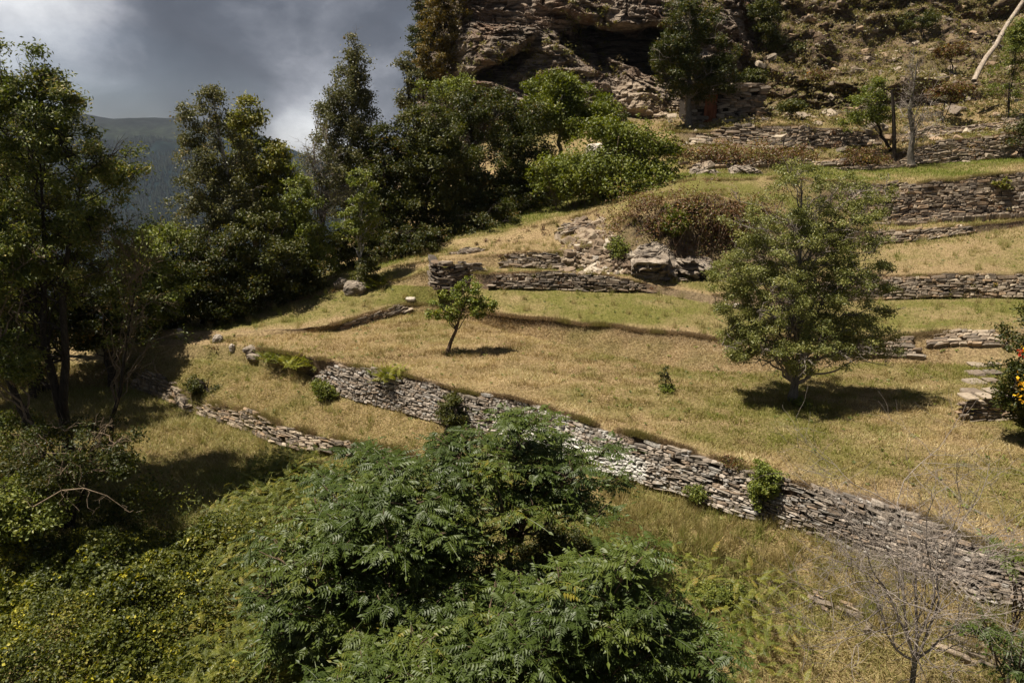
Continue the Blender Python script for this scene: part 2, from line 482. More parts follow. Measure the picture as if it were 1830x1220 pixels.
ROWS = [
    ('near', [(-700, 2600, 2.0), (2560, 2600, 2.0)]),
    ('front', [(-700, 1500, 9.0), (300, 1420, 9.0), (900, 1560, 8.5), (1500, 1560, 8.0), (1830, 1620, 7.5), (2500, 1700, 7.0)]),
    ('mid', [(-700, 960, 15), (0, 960, 15), (300, 950, 16), (600, 980, 15.5), (900, 1110, 13), (1250, 1230, 10.6), (1450, 1260, 10), (1830, 1420, 8.4), (2500, 1700, 7.3)]),
    ('LWb', [(-700, 690, 24), (0, 700, 24), (240, 690, 25.5), (380, 750, 22.8), (520, 803, 20.3), (700, 832, 18.9), (900, 890, 16.9),
             (1100, 960, 14.9), (1250, 1010, 13.6), (1450, 1080, 12.1), (1640, 1155, 10.7), (1830, 1225, 9.7), (2500, 1500, 7.8)]),
    ('LWt', [(-700, 640, 25), (0, 650, 25), (240, 650, 26), (380, 718, 23.2), (520, 765, 20.8), (700, 800, 19.4), (900, 850, 17.4),
             (1100, 915, 15.3), (1250, 970, 13.9), (1450, 1045, 12.4), (1640, 1118, 11.1), (1830, 1180, 10.1), (2500, 1400, 8.2)]),
    ('MWb', [(-700, 600, 27), (0, 618, 27), (240, 632, 26.6), (430, 650, 25), (560, 668, 24), (620, 712, 22.5), (750, 742, -8.85), (900, 785, -8.85),
             (1070, 842, -8.85), (1340, 920, -8.85), (1481, 968, -8.85), (1640, 1030, -8.85), (1750, 1075, -8.85), (1830, 1090, -8.9), (2500, 1300, -8.9)]),
    ('MWt', [(-700, 590, 27.5), (0, 600, 27.5), (240, 610, 27), (430, 618, 25.4), (560, 636, -7.5), (620, 650, -7.45), (750, 676, -7.45), (900, 708, -7.45), (1050, 752, -7.45),
             (1200, 795, -7.45), (1330, 838, -7.45), (1440, 868, -7.45), (1596, 895, -7.45), (1712, 958, -7.45), (1830, 1000, -7.45), (2500, 1230, -7.45)]),
    ('BKb', [(-700, 580, 28), (0, 590, 28), (240, 600, 27.6), (430, 604, 26.4), (600, 592, -7.45), (740, 554, -7.25), (830, 566, -7.3), (930, 598, -7.4),
             (1100, 640, -7.45), (1250, 665, -7.45), (1450, 660, -7.45), (1560, 645, -7.45), (1740, 652, -7.45), (1830, 660, -7.45), (2500, 690, -7.45)]),
    ('BKt', [(-700, 575, 28.4), (0, 584, 28.4), (240, 592, 28), (430, 594, 26.8), (600, 580, 26.6), (740, 541, 30), (830, 552, 28.8), (900, 563, 26.8),
             (1000, 573, 25.6), (1150, 592, 24), (1300, 603, 23.4), (1560, 607, 23.8), (1640, 594, 23.8), (1780, 588, 23.6), (1830, 586, 23.6), (2500, 580, 23.6)]),
    ('W1b', [(-700, 565, 29.5), (0, 572, 29.5), (240, 585, 29), (350, 578, 29), (500, 545, 30), (600, 520, 30.8), (700, 508, 30.8), (780, 512, 30), (880, 516, 29),
             (1000, 519, 28.6), (1170, 522, 28.4), (1300, 548, 27), (1450, 540, 28), (1560, 535, 28.4), (1830, 532, 28.6), (2500, 528, 28.6)]),
    ('W1t', [(-700, 560, 29.8), (0, 568, 29.8), (240, 580, 29.4), (350, 572, 29.4), (500, 540, 30.3), (600, 515, 31), (700, 503, 31), (780, 482, 30.3), (880, 489, 29.3),
             (1000, 487, 28.9), (1120, 493, 28.7), (1180, 512, 28.6), (1300, 530, 27.6), (1450, 505, 28.4), (1560, 492, 28.8), (1830, 486, 29), (2500, 482, 29)]),
    ('W2b', [(-700, 600, 31), (0, 580, 31), (240, 572, 31), (350, 560, 31), (500, 525, 32), (600, 496, 32.5), (700, 486, 32), (780, 473, 31.5), (870, 480, 30.8), (1000, 480, 30),
             (1100, 486, 29.6), (1200, 497, 29.4), (1280, 503, 29.2), (1400, 470, 31.5), (1560, 440, 33.6), (1740, 418, 34.2), (1830, 402, 35.2), (2500, 385, 36)]),
    ('W2t', [(-700, 610, 32), (0, 590, 32), (240, 575, 32), (350, 560, 32), (500, 522, 33), (600, 492, 33.2), (700, 478, 32.3), (770, 466, 31.8), (870, 458, 31.2), (930, 450, 30.7), (1000, 450, 30.3),
             (1080, 430, 31), (1130, 390, 31.2), (1200, 355, 31.2), (1280, 350, 31.8), (1400, 385, 33), (1560, 413, 34), (1740, 404, 34.5), (1830, 392, 35.4), (2500, 372, 36.3)]),
    ('W3b', [(-700, 640, 35), (0, 620, 35), (240, 600, 35), (350, 585, 35), (500, 540, 35), (600, 480, 36), (700, 458, 35.5), (780, 447, 34.5), (880, 438, 33.5), (1000, 428, 33),
             (1080, 400, 34), (1150, 350, 35.6), (1240, 337, 35.5), (1400, 350, 36), (1560, 398, 36.4), (1700, 391, 37), (1830, 384, 37), (2500, 372, 38)]),
    ('W3t', [(-700, 650, 37), (0, 630, 37), (240, 605, 37), (350, 588, 37), (500, 545, 36.5), (600, 470, 37.5), (700, 448, 36.5), (780, 435, 35.2), (880, 420, 34.5), (1000, 398, 34.2),
             (1080, 372, 36), (1150, 335, 37), (1240, 322, 37), (1400, 318, 37.4), (1560, 330, 37.2), (1700, 322, 37.5), (1830, 306, 37.5), (2500, 290, 38)]),
    ('W4b', [(-700, 680, 42), (0, 650, 42), (240, 620, 42), (350, 600, 42), (500, 560, 41), (600, 455, 44), (700, 425, 43), (780, 408, 41.5), (880, 385, 40), (1000, 360, 41), (1100, 335, 42),
             (1240, 305, 41), (1400, 300, 42.5), (1560, 299, 44.6), (1700, 291, 45.6), (1830, 281, 46), (2500, 265, 47)]),
    ('W4t', [(-700, 690, 45), (0, 660, 45), (240, 630, 45), (350, 610, 45), (500, 565, 44), (600, 445, 46), (700, 410, 45), (780, 385, 44), (880, 345, 44), (1000, 310, 45), (1100, 285, 45),
             (1240, 275, 43.5), (1400, 282, 43.5), (1560, 285, 45), (1620, 265, 45.6), (1700, 251, 46), (1830, 233, 46.4), (2500, 215, 47.5)]),
    ('W5b', [(-700, 720, 52), (0, 680, 52), (240, 650, 52), (350, 620, 52), (500, 575, 50), (600, 440, 50), (700, 390, 50), (780, 365, 48), (880, 315, 49), (1000, 275, 50), (1100, 258, 49),
             (1240, 258, 46.5), (1400, 268, 45.5), (1560, 262, 47.5), (1700, 243, 49), (1830, 226, 50), (2500, 205, 52)]),
    ('W5t', [(-700, 730, 54), (0, 690, 54), (240, 660, 54), (350, 630, 54), (500, 580, 52), (600, 436, 52), (700, 380, 51), (780, 350, 51), (880, 295, 52), (1000, 250, 52), (1100, 238, 51),
             (1240, 238, 47), (1330, 224, 46.4), (1400, 224, 46.2), (1480, 228, 46.8), (1560, 240, 48), (1700, 230, 51), (1830, 212, 52), (2500, 195, 54)]),
    ('CB', [(-700, 760, 62), (0, 720, 62), (240, 680, 62), (350, 650, 62), (500, 600, 60), (600, 430, 58), (700, 350, 56), (780, 300, 56), (880, 245, 56), (1000, 222, 56), (1100, 215, 55), (1200, 217, 52),
            (1330, 208, 50.5), (1480, 205, 52), (1560, 198, 55), (1700, 185, 58), (1830, 170, 60), (2500, 155, 63)]),
    ('U1', [(-700, 780, 90), (0, 740, 90), (240, 700, 90), (350, 670, 90), (500, 620, 80), (600, 450, 75), (700, 340, 70), (780, 240, 72), (880, 140, 74), (1200, 120, 72), (1330, 125, 60),
            (1480, 120, 62), (1560, 112, 66), (1700, 100, 69), (1830, 88, 71), (2500, 70, 74)]),
    ('U2', [(-700, 800, 160), (0, 770, 160), (240, 740, 160), (350, 700, 150), (500, 640, 130), (600, 520, 110), (700, 400, 100), (780, 200, 95), (880, 0, 92), (1200, -60, 92), (1330, -40, 76),
            (1480, -20, 76), (1560, -20, 80), (1700, -25, 84), (1830, -30, 87), (2500, -40, 90)]),
    ('U3', [(-700, 850, 320), (0, 830, 320), (240, 820, 320), (350, 800, 300), (500, 760, 260), (600, 700, 220), (700, 560, 200), (780, 300, 170), (880, -180, 150), (1200, -260, 140), (1330, -260, 120),
            (1480, -250, 118), (1560, -250, 120), (1700, -250, 124), (1830, -250, 126), (2500, -250, 130)]),
]
RI = {n: i for i, (n, k) in enumerate(ROWS)}
rowp = [mk_row(k) for n, k in ROWS]
_b = rowp[RI['MWb']]; _t = rowp[RI['MWt']]          # the long wall leans back against its terrace
for _i in range(NC):
    _w = smooth(560, 640, PX[_i])
    _d = _b[_i, 1] * (1 - _w) + (_t[_i, 1] - .42) * _w
    _b[_i, 2] = CAMZ + (_b[_i, 2] - CAMZ) * _d / _b[_i, 1]; _b[_i, 0] *= _d / _b[_i, 1]; _b[_i, 1] = _d
# natural wobble of the terrace edges
for nme, amp in (('LWb', .18), ('LWt', .18), ('MWb', .14), ('MWt', .14), ('BKb', .12), ('BKt', .12), ('W1b', .16), ('W1t', .16), ('W2b', .25), ('W2t', .25),
                 ('W3b', .25), ('W3t', .25), ('W4b', .3), ('W4t', .3), ('W5b', .2), ('W5t', .2)):
    i = RI[nme]
    p = rowp[i]
    s = fbm(p[:, 0] * .55, 0 * p[:, 0] + ((i + 1) // 2) * 9, 0 * p[:, 0], 3, 5)
    p[:, 1] += s * amp
    if nme.endswith('t'):
        p[:, 2] += fbm(p[:, 0] * .8, 0 * p[:, 0] + i * 9, 0 * p[:, 0], 3, 8) * 0.10
SEG = {'near': 10, 'front': 26, 'mid': 40, 'LWb': 6, 'LWt': 26, 'MWb': 8, 'MWt': 60, 'BKb': 12, 'BKt': 26, 'W1b': 6, 'W1t': 16, 'W2b': 14, 'W2t': 18, 'W3b': 12,
       'W3t': 18, 'W4b': 10, 'W4t': 14, 'W5b': 6, 'W5t': 20, 'CB': 44, 'U1': 50, 'U2': 40}
grid = []; gk = []; gt = []
for i in range(len(rowp) - 1):
    n = SEG[ROWS[i][0]]
    for k in range(n):
        t = k / n
        grid.append(rowp[i] * (1 - t) + rowp[i + 1] * t); gk.append(i); gt.append(t)
grid.append(rowp[-1]); gk.append(len(rowp) - 2); gt.append(1.0)
G = np.array(grid); gk = np.array(gk); gt = np.array(gt)
X, Y, Z = G[..., 0], G[..., 1], G[..., 2]
PXg = np.broadcast_to(PX[None, :], X.shape)
kk = gk[:, None] + 0 * X
slopy = np.isin(kk, [RI['LWt'], RI['mid'], RI['front'], RI['BKb'], RI['W2b'], RI['W2t'], RI['W3t'], RI['W4t'], RI['W5t']])
edge = np.minimum(gt, 1 - gt)[:, None]
lum = fbm(X * .35, Y * .35, 0, 4, 21)
small = fbm(X * 1.6, Y * 1.6, 0, 4, 31)
Z += np.where(slopy, lum * .22 + small * .10, lum * .05 + small * .035) * np.clip(edge * 4 + .3, 0, 1)
Z += (kk == RI['MWt']) * fbm(X * .12, Y * .2, 0, 2, 77) * .12
# earthy bank between meadow and the next strip
bank = (kk == RI['BKb'])
Y -= bank * fbm(X * 1.2, Z * 2, 0, 3, 41) * .10 * np.sin(np.clip(gt, 0, 1) * PI)[:, None]
# brambly and rocky faces: lumps
rf = ((kk == RI['W2b']) * smooth(1040, 1120, PXg) * (1 - smooth(1400, 1500, PXg)))
Y -= rf * (fbm(X * .5, Z * .8, 0, 4, 42) * 1.1)
Z += rf * fbm(X * .7, Y, Z, 3, 43) * .4


def cellv(x, y, z, seed=0):
    xi = np.floor(x).astype(np.int64); yi = np.floor(y).astype(np.int64); zi = np.floor(z).astype(np.int64)
    k = (xi * 374761393 + yi * 668265263 + zi * 1440662683 + seed * 974634777) & 0xffffffff
    k = ((k ^ (k >> 13)) * 1274126177) & 0xffffffff
    return ((k ^ (k >> 16)) & 0xffff) / 32767.5 - 1.0


def blocks(x, y, z, seed=0):
    """broken bedding: blocks that stand out or sit back by a fixed amount"""
    w1 = fbm(x * .25, y * .2, z * .25, 4, seed) * 2.4; w2 = fbm(x * .9, y * .5, z * .9, 3, seed + 3) * .5
    s = z * .86 + x * .22 + w1 + w2; t = x * .97 - z * .22 + w1 * .8 - w2
    lay = np.floor(s / .5)
    r = .46 * cellv(t / 2.2 + cellv(lay, lay * 0, lay * 0, 5) * 2, y * 0, s / .5, seed + 1)
    lay2 = np.floor(s / .19)
    r = r + .24 * cellv(t / 1.1 + cellv(lay2, lay2 * 0, lay2 * 0, 6), y * 0, s / .19, seed + 2)
    return r


def strata(x, y, z, seed=3):
    s = z * .86 + x * .22 + y * .12 + fbm(x * .07, y * .07, z * .09, 4, seed) * 5.5
    r = 0
    for wl, am in ((5.2, 1.0), (1.9, .45), (.75, .2)):
        ph = s / wl + fbm(x / wl * .35, y / wl * .3, z / wl * .6, 3, seed + 11) * .9
        fr = ph - np.floor(ph)
        saw = np.where(fr < .78, fr / .78, (1 - fr) / .22)
        r = r + am * saw
    return r - .8


up_ = smooth(0, 1, np.where(kk >= RI['CB'], 1.0, np.where(kk == RI['W5t'], edge * 2 * .35, 0))) * smooth(1150, 1380, PXg)
up_ *= np.where(kk == RI['CB'], np.clip(gt * 6, 0, 1)[:, None], 1)
sv = strata(X, Y, Z, 3)
blot = smooth(-.45, .15, fbm(X * .09, Z * .14, 0, 3, 91))
big = fbm(X * .09, Y * .07, 0, 4, 51)
Y -= up_ * (sv * (1.0 + 2.4 * blot) + big * 2.6 + blocks(X, Y, Z, 4) * 1.2 * blot)
Z += up_ * (sv * .5 * blot + big * 2.0 + fbm(X * .5, Y * .5, 0, 5, 61) * .8)
G = np.stack([X, Y, Z], -1)
nr = len(G)

# colour fields that belong to the ground itself
green = np.zeros_like(X); stony = np.zeros_like(X)
ptc = fbm(X * .28, Y * .28, 0, 4, 71)


def setk(name, val, st=None, mask=None):
    m = (kk == RI[name]) if mask is None else (kk == RI[name]) & mask
    green[m] = (val + 0 * X)[m]
    if st is not None: stony[m] = (st + 0 * X)[m]


setk('near', .7 + ptc * .3, .0); setk('front', .75 + ptc * .4, .0)
setk('mid', .55 - smooth(1000, 1300, PXg) * .3 + ptc * .8, .0)
setk('LWb', .3 + ptc, .9 * smooth(200, 240, PXg) * (1 - .8 * smooth(700, 760, PXg))); setk('MWb', .1 + .4 * (PXg < 560), 1.0 * smooth(535, 570, PXg))
setk('LWt', .04 + ptc * .8 + .25 * (1 - smooth(300, 620, PXg)), .0)
setk('MWt', .10 + ptc * .75 + .45 * smooth(.35, .9, gt)[:, None] * smooth(900, 1500, PXg) + .34 * smooth(1000, 1700, PXg), .0)
setk('BKb', .08 + ptc * .6, .0); setk('BKt', .95 + ptc * .7, .0)
setk('W1b', .15, .9 * smooth(840, 880, PXg))
setk('W3b', .3 + ptc, .9 * smooth(1440, 1500, PXg)); setk('W4b', .3 + ptc, .9 * smooth(1560, 1620, PXg)); setk('W5b', .3 + ptc, .9 * smooth(1180, 1240, PXg))
setk('W1t', .68 + ptc, .05); setk('W2b', .4 + ptc, .75 * smooth(1040, 1100, PXg)); setk('W2t', .45 + ptc, .05)
setk('W3t', .85 + ptc, .05); setk('W4t', .3 + ptc, .25); setk('W5t', .2 + ptc, .2)
setk('CB', .55 + ptc, .75); setk('U1', .4 + ptc, .85); setk('U2', .45 + ptc, .85)
_lip = (kk == RI['MWt']) * (1 - smooth(.03, .14, gt))[:, None] + np.isin(kk, [RI['BKt'], RI['W1t'], RI['W2t'], RI['W3t']]) * (1 - smooth(.05, .25, gt))[:, None]
green = green - _lip * .6 + (fbm(X * .5, Y * 1.6, 0, 4, 101)) * .45 + (fbm(X * 2.2, Y * 2.2, 0, 3, 102)) * .25
stony = stony + (kk == RI['BKb']) * smooth(.55, .9, gt)[:, None] * .55
green = np.clip(green, 0, 1); stony = np.clip(stony, 0, 1)

gm = new_mat('ground'); T = NT(gm.node_tree)
tcn = T.n('ShaderNodeTexCoord'); geo = T.n('ShaderNodeNewGeometry')
nA = T.noise(tcn.outputs['Object'], .9, 7, 0.72); nB = T.noise(tcn.outputs['Object'], 11, 6, 0.7); nC = T.noise(tcn.outputs['Object'], 50, 4, 0.7)
dry = T.ramp(nB, [(0.28, (.12, .08, .042)), (.43, (.24, .17, .088)), (.55, (.36, .26, .138)), (.75, (.48, .37, .21))])
grn = T.ramp(nB, [(0.28, (.045, .05, .012)), (.45, (.115, .12, .022)), (.75, (.21, .20, .05))])
gmx = T.math('ADD', T.attr('green'), T.math('MULTIPLY', T.math('SUBTRACT', nA, .5), 2.0), True)
c = T.mix(T.math('MULTIPLY', gmx, .85), dry, grn)
soil = T.ramp(nB, [(0.28, (.045, .032, .022)), (.48, (.13, .094, .062)), (.75, (.24, .18, .12))])
rock = T.ramp(T.noise(tcn.outputs['Object'], 1.6, 8, 0.72, .5), [(0.3, (.03, .023, .018)), (.45, (.085, .063, .045)), (.56, (.16, .11, .072)), (.66, (.22, .165, .115)), (.8, (.32, .25, .18))])
sep = T.n('ShaderNodeSeparateXYZ'); T.l(geo.outputs['True Normal'], sep.inputs[0])
st = T.attr('stony')
steep = T.math('MULTIPLY', T.math('SUBTRACT', 0.72, T.math('ADD', sep.outputs[2], T.math('MULTIPLY', T.math('SUBTRACT', nA, .5), .5))), 5, True)
c = T.mix(T.math('MULTIPLY', st, .75, True), c, soil)
c = T.mix(T.math('MULTIPLY', steep, T.math('MULTIPLY', st, 1.6, True)), c, rock)
c = T.mix(0.8, c, T.ramp(nC, [(0.3, 0.55), (0.5, 1.0), (0.7, 1.35)]), 'MULTIPLY')
p = T.n('ShaderNodeBsdfPrincipled'); p.inputs['Roughness'].default_value = 0.95; p.inputs['Specular IOR Level'].default_value = 0.1
T.l(c, p.inputs['Base Color'])
bp = T.n('ShaderNodeBump'); bp.inputs['Strength'].default_value = 1.0; bp.inputs['Distance'].default_value = 0.10
T.l(T.math('ADD', nB, T.math('MULTIPLY', nC, .4)), bp.inputs['Height']); T.l(bp.outputs[0], p.inputs['Normal'])
o = T.n('ShaderNodeOutputMaterial'); T.l(p.outputs[0], o.inputs[0])
M['ground'] = gm

b = Buf()
ii = (np.arange(nr - 1)[:, None] * NC + np.arange(NC - 1)[None, :])
quads = np.stack([ii, ii + 1, ii + NC + 1, ii + NC], -1).reshape(-1, 4)
b.add(G.reshape(-1, 3), quads=quads)
ground = b.build('ground', gm)
for nm, arr in (('green', green), ('stony', stony)):
    a_ = ground.data.attributes.new(nm, 'FLOAT', 'POINT')
    a_.data.foreach_set('value', arr.astype(np.float32).ravel())
tag(ground, 'terraced hillside with dry mown grass strips', kind='structure')
BVH = BVHTree.FromPolygons(G.reshape(-1, 3).tolist(), quads.tolist())


def hit(px, py):
    dv = Vector(pdir(px, py)).normalized()
    loc, nrm, idx, dist = BVH.ray_cast(Vector((0, 0, CAMZ)), dv)
    return np.array(loc) if loc is not None else at(px, py, 60)


def gz(x, y):
    loc, nrm, idx, dist = BVH.ray_cast(Vector((x, y, 200)), Vector((0, 0, -1)))
    return loc.z if loc is not None else 0.0


def drop(px, d, py=600):
    """ground point on the column px at forward distance d"""
    p = at(px, py, d)
    p[2] = gz(p[0], p[1])
    return p


# grid face table, for scattering
FA = np.stack([G[:-1, :-1], G[:-1, 1:], G[1:, 1:], G[1:, :-1]], 2)            # rows, cols, 4, 3
fk = gk[:-1][:, None] + np.zeros((1, NC - 1), int)
fpx = np.broadcast_to((PX[:-1] + 2.5)[None, :], fk.shape)
ft = gt[:-1][:, None] + np.zeros((1, NC - 1))
farea = np.linalg.norm(np.cross(FA[..., 2, :] - FA[..., 0, :], FA[..., 3, :] - FA[..., 1, :]), axis=-1) * .5
fgreen = green[:-1, :-1]


def scatter(names, n, rng, pxr=(-60, 1900), wfun=None, ymax=None):
    m = np.isin(fk, [RI[q] for q in names]) & (fpx > pxr[0]) & (fpx < pxr[1])
    wg = farea * m
    if ymax: wg = wg * (FA[..., 0, 1] < ymax)
    if wfun is not None:
        wg = wg * wfun(FA[..., 0, 0], FA[..., 0, 1], fpx, ft, fk)
    cs = np.cumsum(wg.ravel())
    idx = np.searchsorted(cs, rng.uniform(0, cs[-1], n))
    f_ = FA.reshape(-1, 4, 3)[idx]
    u = rng.uniform(0, 1, (n, 1)); v = rng.uniform(0, 1, (n, 1))
    p = f_[:, 0] * (1 - u) * (1 - v) + f_[:, 1] * u * (1 - v) + f_[:, 2] * u * v + f_[:, 3] * (1 - u) * v
    return p, fgreen.ravel()[idx], fpx.ravel()[idx], ft.ravel()[idx], fk.ravel()[idx]


# ------------------------------------------------------------------ cliff
cliff_mat = new_mat('cliff_rock'); T = NT(cliff_mat.node_tree)
tcn = T.n('ShaderNodeTexCoord')
mpn = T.n('ShaderNodeMapping'); mpn.inputs['Rotation'].default_value = (R(8), R(14), 0); mpn.inputs['Scale'].default_value = (.35, .4, 5.5)
T.l(tcn.outputs['Object'], mpn.inputs[0])
r1 = T.noise(mpn.outputs[0], 1.1, 9, 0.68, .6); r2 = T.noise(tcn.outputs['Object'], .22, 5, .6); r3 = T.noise(tcn.outputs['Object'], 2.5, 7, .7)
c = T.ramp(r1, [(0.32, (.035, .028, .022)), (.44, (.12, .096, .074)), (.53, (.22, .175, .135)), (.63, (.34, .275, .215)), (.78, (.48, .41, .33))])
c = T.mix(T.ramp(r2, [(0.50, 0.0), (0.64, .75)]), c, T.ramp(r1, [(.3, (.06, .032, .02)), (.6, (.17, .095, .055)), (.8, (.27, .17, .10))]))
c = T.mix(T.ramp(r3, [(0.56, 0.0), (0.70, .6)]), c, (.085, .085, .042))
pale = T.math('MULTIPLY', T.attr('pale'), 1.0, True)
c = T.mix(pale, c, T.ramp(r1, [(.3, (.17, .12, .085)), (.5, (.36, .28, .20)), (.75, (.50, .42, .32))]))
p = T.n('ShaderNodeBsdfPrincipled'); p.inputs['Roughness'].default_value = 0.9; p.inputs['Specular IOR Level'].default_value = 0.15
T.l(c, p.inputs['Base Color'])
bp = T.n('ShaderNodeBump'); bp.inputs['Strength'].default_value = 0.9; bp.inputs['Distance'].default_value = 0.35
T.l(T.math('ADD', r1, T.math('MULTIPLY', r3, .4)), bp.inputs['Height']); T.l(bp.outputs[0], p.inputs['Normal'])
o = T.n('ShaderNodeOutputMaterial'); T.l(p.outputs[0], o.inputs[0])

ca = np.linspace(745, 1400, 760); cb = np.concatenate([np.linspace(300, -40, 420), np.linspace(-42, -330, 110)])
A, B = np.meshgrid(ca, cb)
d0 = 56 + smooth(230, -330, B) * 22 + (1 - smooth(745, 860, A)) ** 1.5 * 16 + smooth(1270, 1400, A) * 10


def ell(cx, cy, rx, ry, rot, soft=.35):
    c_, s_ = math.cos(R(rot)), math.sin(R(rot))
    x_ = ((A - cx) * c_ + (B - cy) * s_) / rx; y_ = (-(A - cx) * s_ + (B - cy) * c_) / ry
    q_ = np.sqrt(x_ ** 2 + y_ ** 2)
    return 1 - smooth(1 - soft, 1, q_)


wob = fbm(A * .018, B * .018, 0, 4, 5) * 26
A0, B0 = A.copy(), B.copy()
A = A + wob; B = B + fbm(A * .018, B * .018, 3, 4, 6) * 16
cave = np.clip(ell(1115, 88, 105, 36, 22, .3) + ell(1190, 95, 62, 52, 0, .35), 0, 1)
d0 = d0 + 8 * cave
d0 = d0 - 4.5 * ell(1110, 22, 190, 32, 8, .6) - 2.5 * ell(1180, 190, 120, 45, 18, .8)
d0 = d0 + 4.0 * ell(1045, 100, 70, 22, 40, .4) + 3.0 * ell(900, 118, 70, 16, -22, .4)
d0 = d0 - 2.5 * ell(905, 80, 80, 26, -24, .6)
A, B = A0, B0
u = (A - 915) / F; v = (610 - B) / F
Yc = CT + v * ST
CX = u / Yc * d0; CY = d0.copy(); CZ = CAMZ + (-ST + v * CT) / Yc * d0
sv = strata(CX, CY, CZ, 3)
ed = smooth(745, 800, A) * (1 - .5 * smooth(1300, 1400, A))
fine = (CZ * .86 + CX * .22 + fbm(CX * .2, CY * .1, CZ * .2, 3, 8) * 2.2) / .42
CY -= blocks(CX, CY, CZ, 2) * (.95 + .7 * fbm(CX * .2, CY * .1, CZ * .2, 3, 13))
CY -= (fine - np.floor(fine)) * .14 * (fbm(CX * .5, CY * .2, CZ * .5, 3, 12) + .7)
CY -= sv * 1.35 + fbm(CX * .25, CY * .1, CZ * .35, 5, 15) * 1.2 + fbm(CX * 1.4, CY, CZ * 2.2, 4, 16) * .35
CZ += sv * .25
palef = np.clip(ell(1165, 185, 110, 42, 20, .8) * 1.1, 0, 1) * smooth(-.5, .1, fbm(CX * .6, CY * .2, CZ * .8, 4, 17))
b = Buf()
nr_, nc_ = A.shape
ii = (np.arange(nr_ - 1)[:, None] * nc_ + np.arange(nc_ - 1)[None, :])
b.add(np.stack([CX, CY, CZ], -1).reshape(-1, 3), quads=np.stack([ii, ii + 1, ii + nc_ + 1, ii + nc_], -1).reshape(-1, 4))
cliff = b.build('cliff', cliff_mat, smooth_=False)
a_ = cliff.data.attributes.new('pale', 'FLOAT', 'POINT'); a_.data.foreach_set('value', palef.astype(np.float32).ravel())
tag(cliff, 'layered brown rock cliff with a dark overhang', kind='structure')
CG = np.stack([CX, CY, CZ], -1)

# ------------------------------------------------------------------ far mountain and valley forest
mm = new_mat('mountain'); T = NT(mm.node_tree)
tcn = T.n('ShaderNodeTexCoord')
n1_ = T.noise(tcn.outputs['Object'], .006, 8, .65); n2_ = T.noise(tcn.outputs['Object'], .03, 6, .7)
sep = T.n('ShaderNodeSeparateXYZ'); T.l(tcn.outputs['Object'], sep.inputs[0])
hgt = T.math('MULTIPLY', T.math('ADD', sep.outputs[2], T.math('MULTIPLY', n1_, 160)), .0025)
c = T.ramp(hgt, [(0.0, (.004, .009, .010)), (.22, (.005, .010, .010)), (.30, (.014, .018, .011)), (.42, (.010, .012, .011)), (.6, (.008, .010, .014)), (1, (.007, .009, .014))])  # near-black albedo: cloud shadow over the mountain is painted into its colour
c = T.mix(.9, c, T.ramp(n2_, [(.35, .35), (.5, 1.), (.65, 2.2)]), 'MULTIPLY')
p = T.n('ShaderNodeBsdfPrincipled'); p.inputs['Roughness'].default_value = 1; p.inputs['Specular IOR Level'].default_value = 0
T.l(c, p.inputs['Base Color']); o = T.n('ShaderNodeOutputMaterial'); T.l(p.outputs[0], o.inputs[0])
mpx = np.linspace(-500, 1100, 240)
mr = [[(-500, 205, 2600), (0, 175, 2600), (200, 214, 2600), (320, 204, 2600), (420, 222, 2600), (500, 262, 2600), (560, 285, 2600), (700, 330, 2600), (1100, 400, 2600)],
      [(-500, 300, 2000), (0, 280, 2000), (250, 268, 2000), (400, 285, 2000), (520, 290, 2100), (700, 360, 2200), (1100, 420, 2200)],
      [(-500, 480, 1200), (250, 430, 1200), (700, 470, 1200), (1100, 480, 1200)],
      [(-500, 720, 700), (250, 700, 700), (1100, 700, 700)],
      [(-500, 900, 300), (250, 900, 300), (1100, 900, 300)]]
rr_ = []
for k in mr:
    k = np.array(k, float)
    rr_.append(np.stack([at(a, b_, c_) for a, b_, c_ in zip(mpx, np.interp(mpx, k[:, 0], k[:, 1]), np.interp(mpx, k[:, 0], k[:, 2]))]))
mg = []
for i in range(len(rr_) - 1):
    for k in range(30):
        t = k / 30
        mg.append(rr_[i] * (1 - t) + rr_[i + 1] * t)
mg = np.array(mg)
hh = smooth(300, 1000, mg[..., 1])
mg[..., 2] += hh * (fbm(mg[..., 0] * .0035, mg[..., 1] * .0035, 0, 5, 3) * 95 + fbm(mg[..., 0] * .02, mg[..., 1] * .02, 0, 3, 4) * 8) * np.clip(np.arange(len(mg)) / 10., .25, 1)[:, None]
b = Buf(); nr_, nc_ = mg.shape[:2]
ii = (np.arange(nr_ - 1)[:, None] * nc_ + np.arange(nc_ - 1)[None, :])
b.add(mg.reshape(-1, 3), quads=np.stack([ii, ii + nc_, ii + nc_ + 1, ii + 1], -1).reshape(-1, 4))
tag(b.build('mountain', mm), 'mountain across the valley, painted dark as if in cloud shadow, with its top in the cloud', kind='structure')
rng = np.random.default_rng(5)
b = Buf(); n = 26000
ri = rng.uniform(14, 100, n); ci = rng.uniform(60, 175, n)
r0 = ri.astype(int); c0 = ci.astype(int)
fp = mg[r0, c0] * (1 - (ri - r0))[:, None] + mg[r0 + 1, c0] * (ri - r0)[:, None] + (mg[r0, c0 + 1] - mg[r0, c0]) * (ci - c0)[:, None]
keep = fbm(fp[:, 0] * .006, fp[:, 1] * .006, 0, 3, 9) > -.05 - .4 * smooth(20, 45, ri)
fp = fp[keep]; n = len(fp)
hgt_ = rng.uniform(9, 19, n); rad = hgt_ * .24
ang = np.arange(6) / 6 * 2 * PI
v = np.empty((n, 7, 3)); v[:, :6] = fp[:, None, :] + np.stack([np.cos(ang), np.sin(ang), 0 * ang], 1)[None] * rad[:, None, None]
v[:, 6] = fp + np.stack([0 * hgt_, 0 * hgt_, hgt_], 1)
base = np.arange(n)[:, None, None] * 7
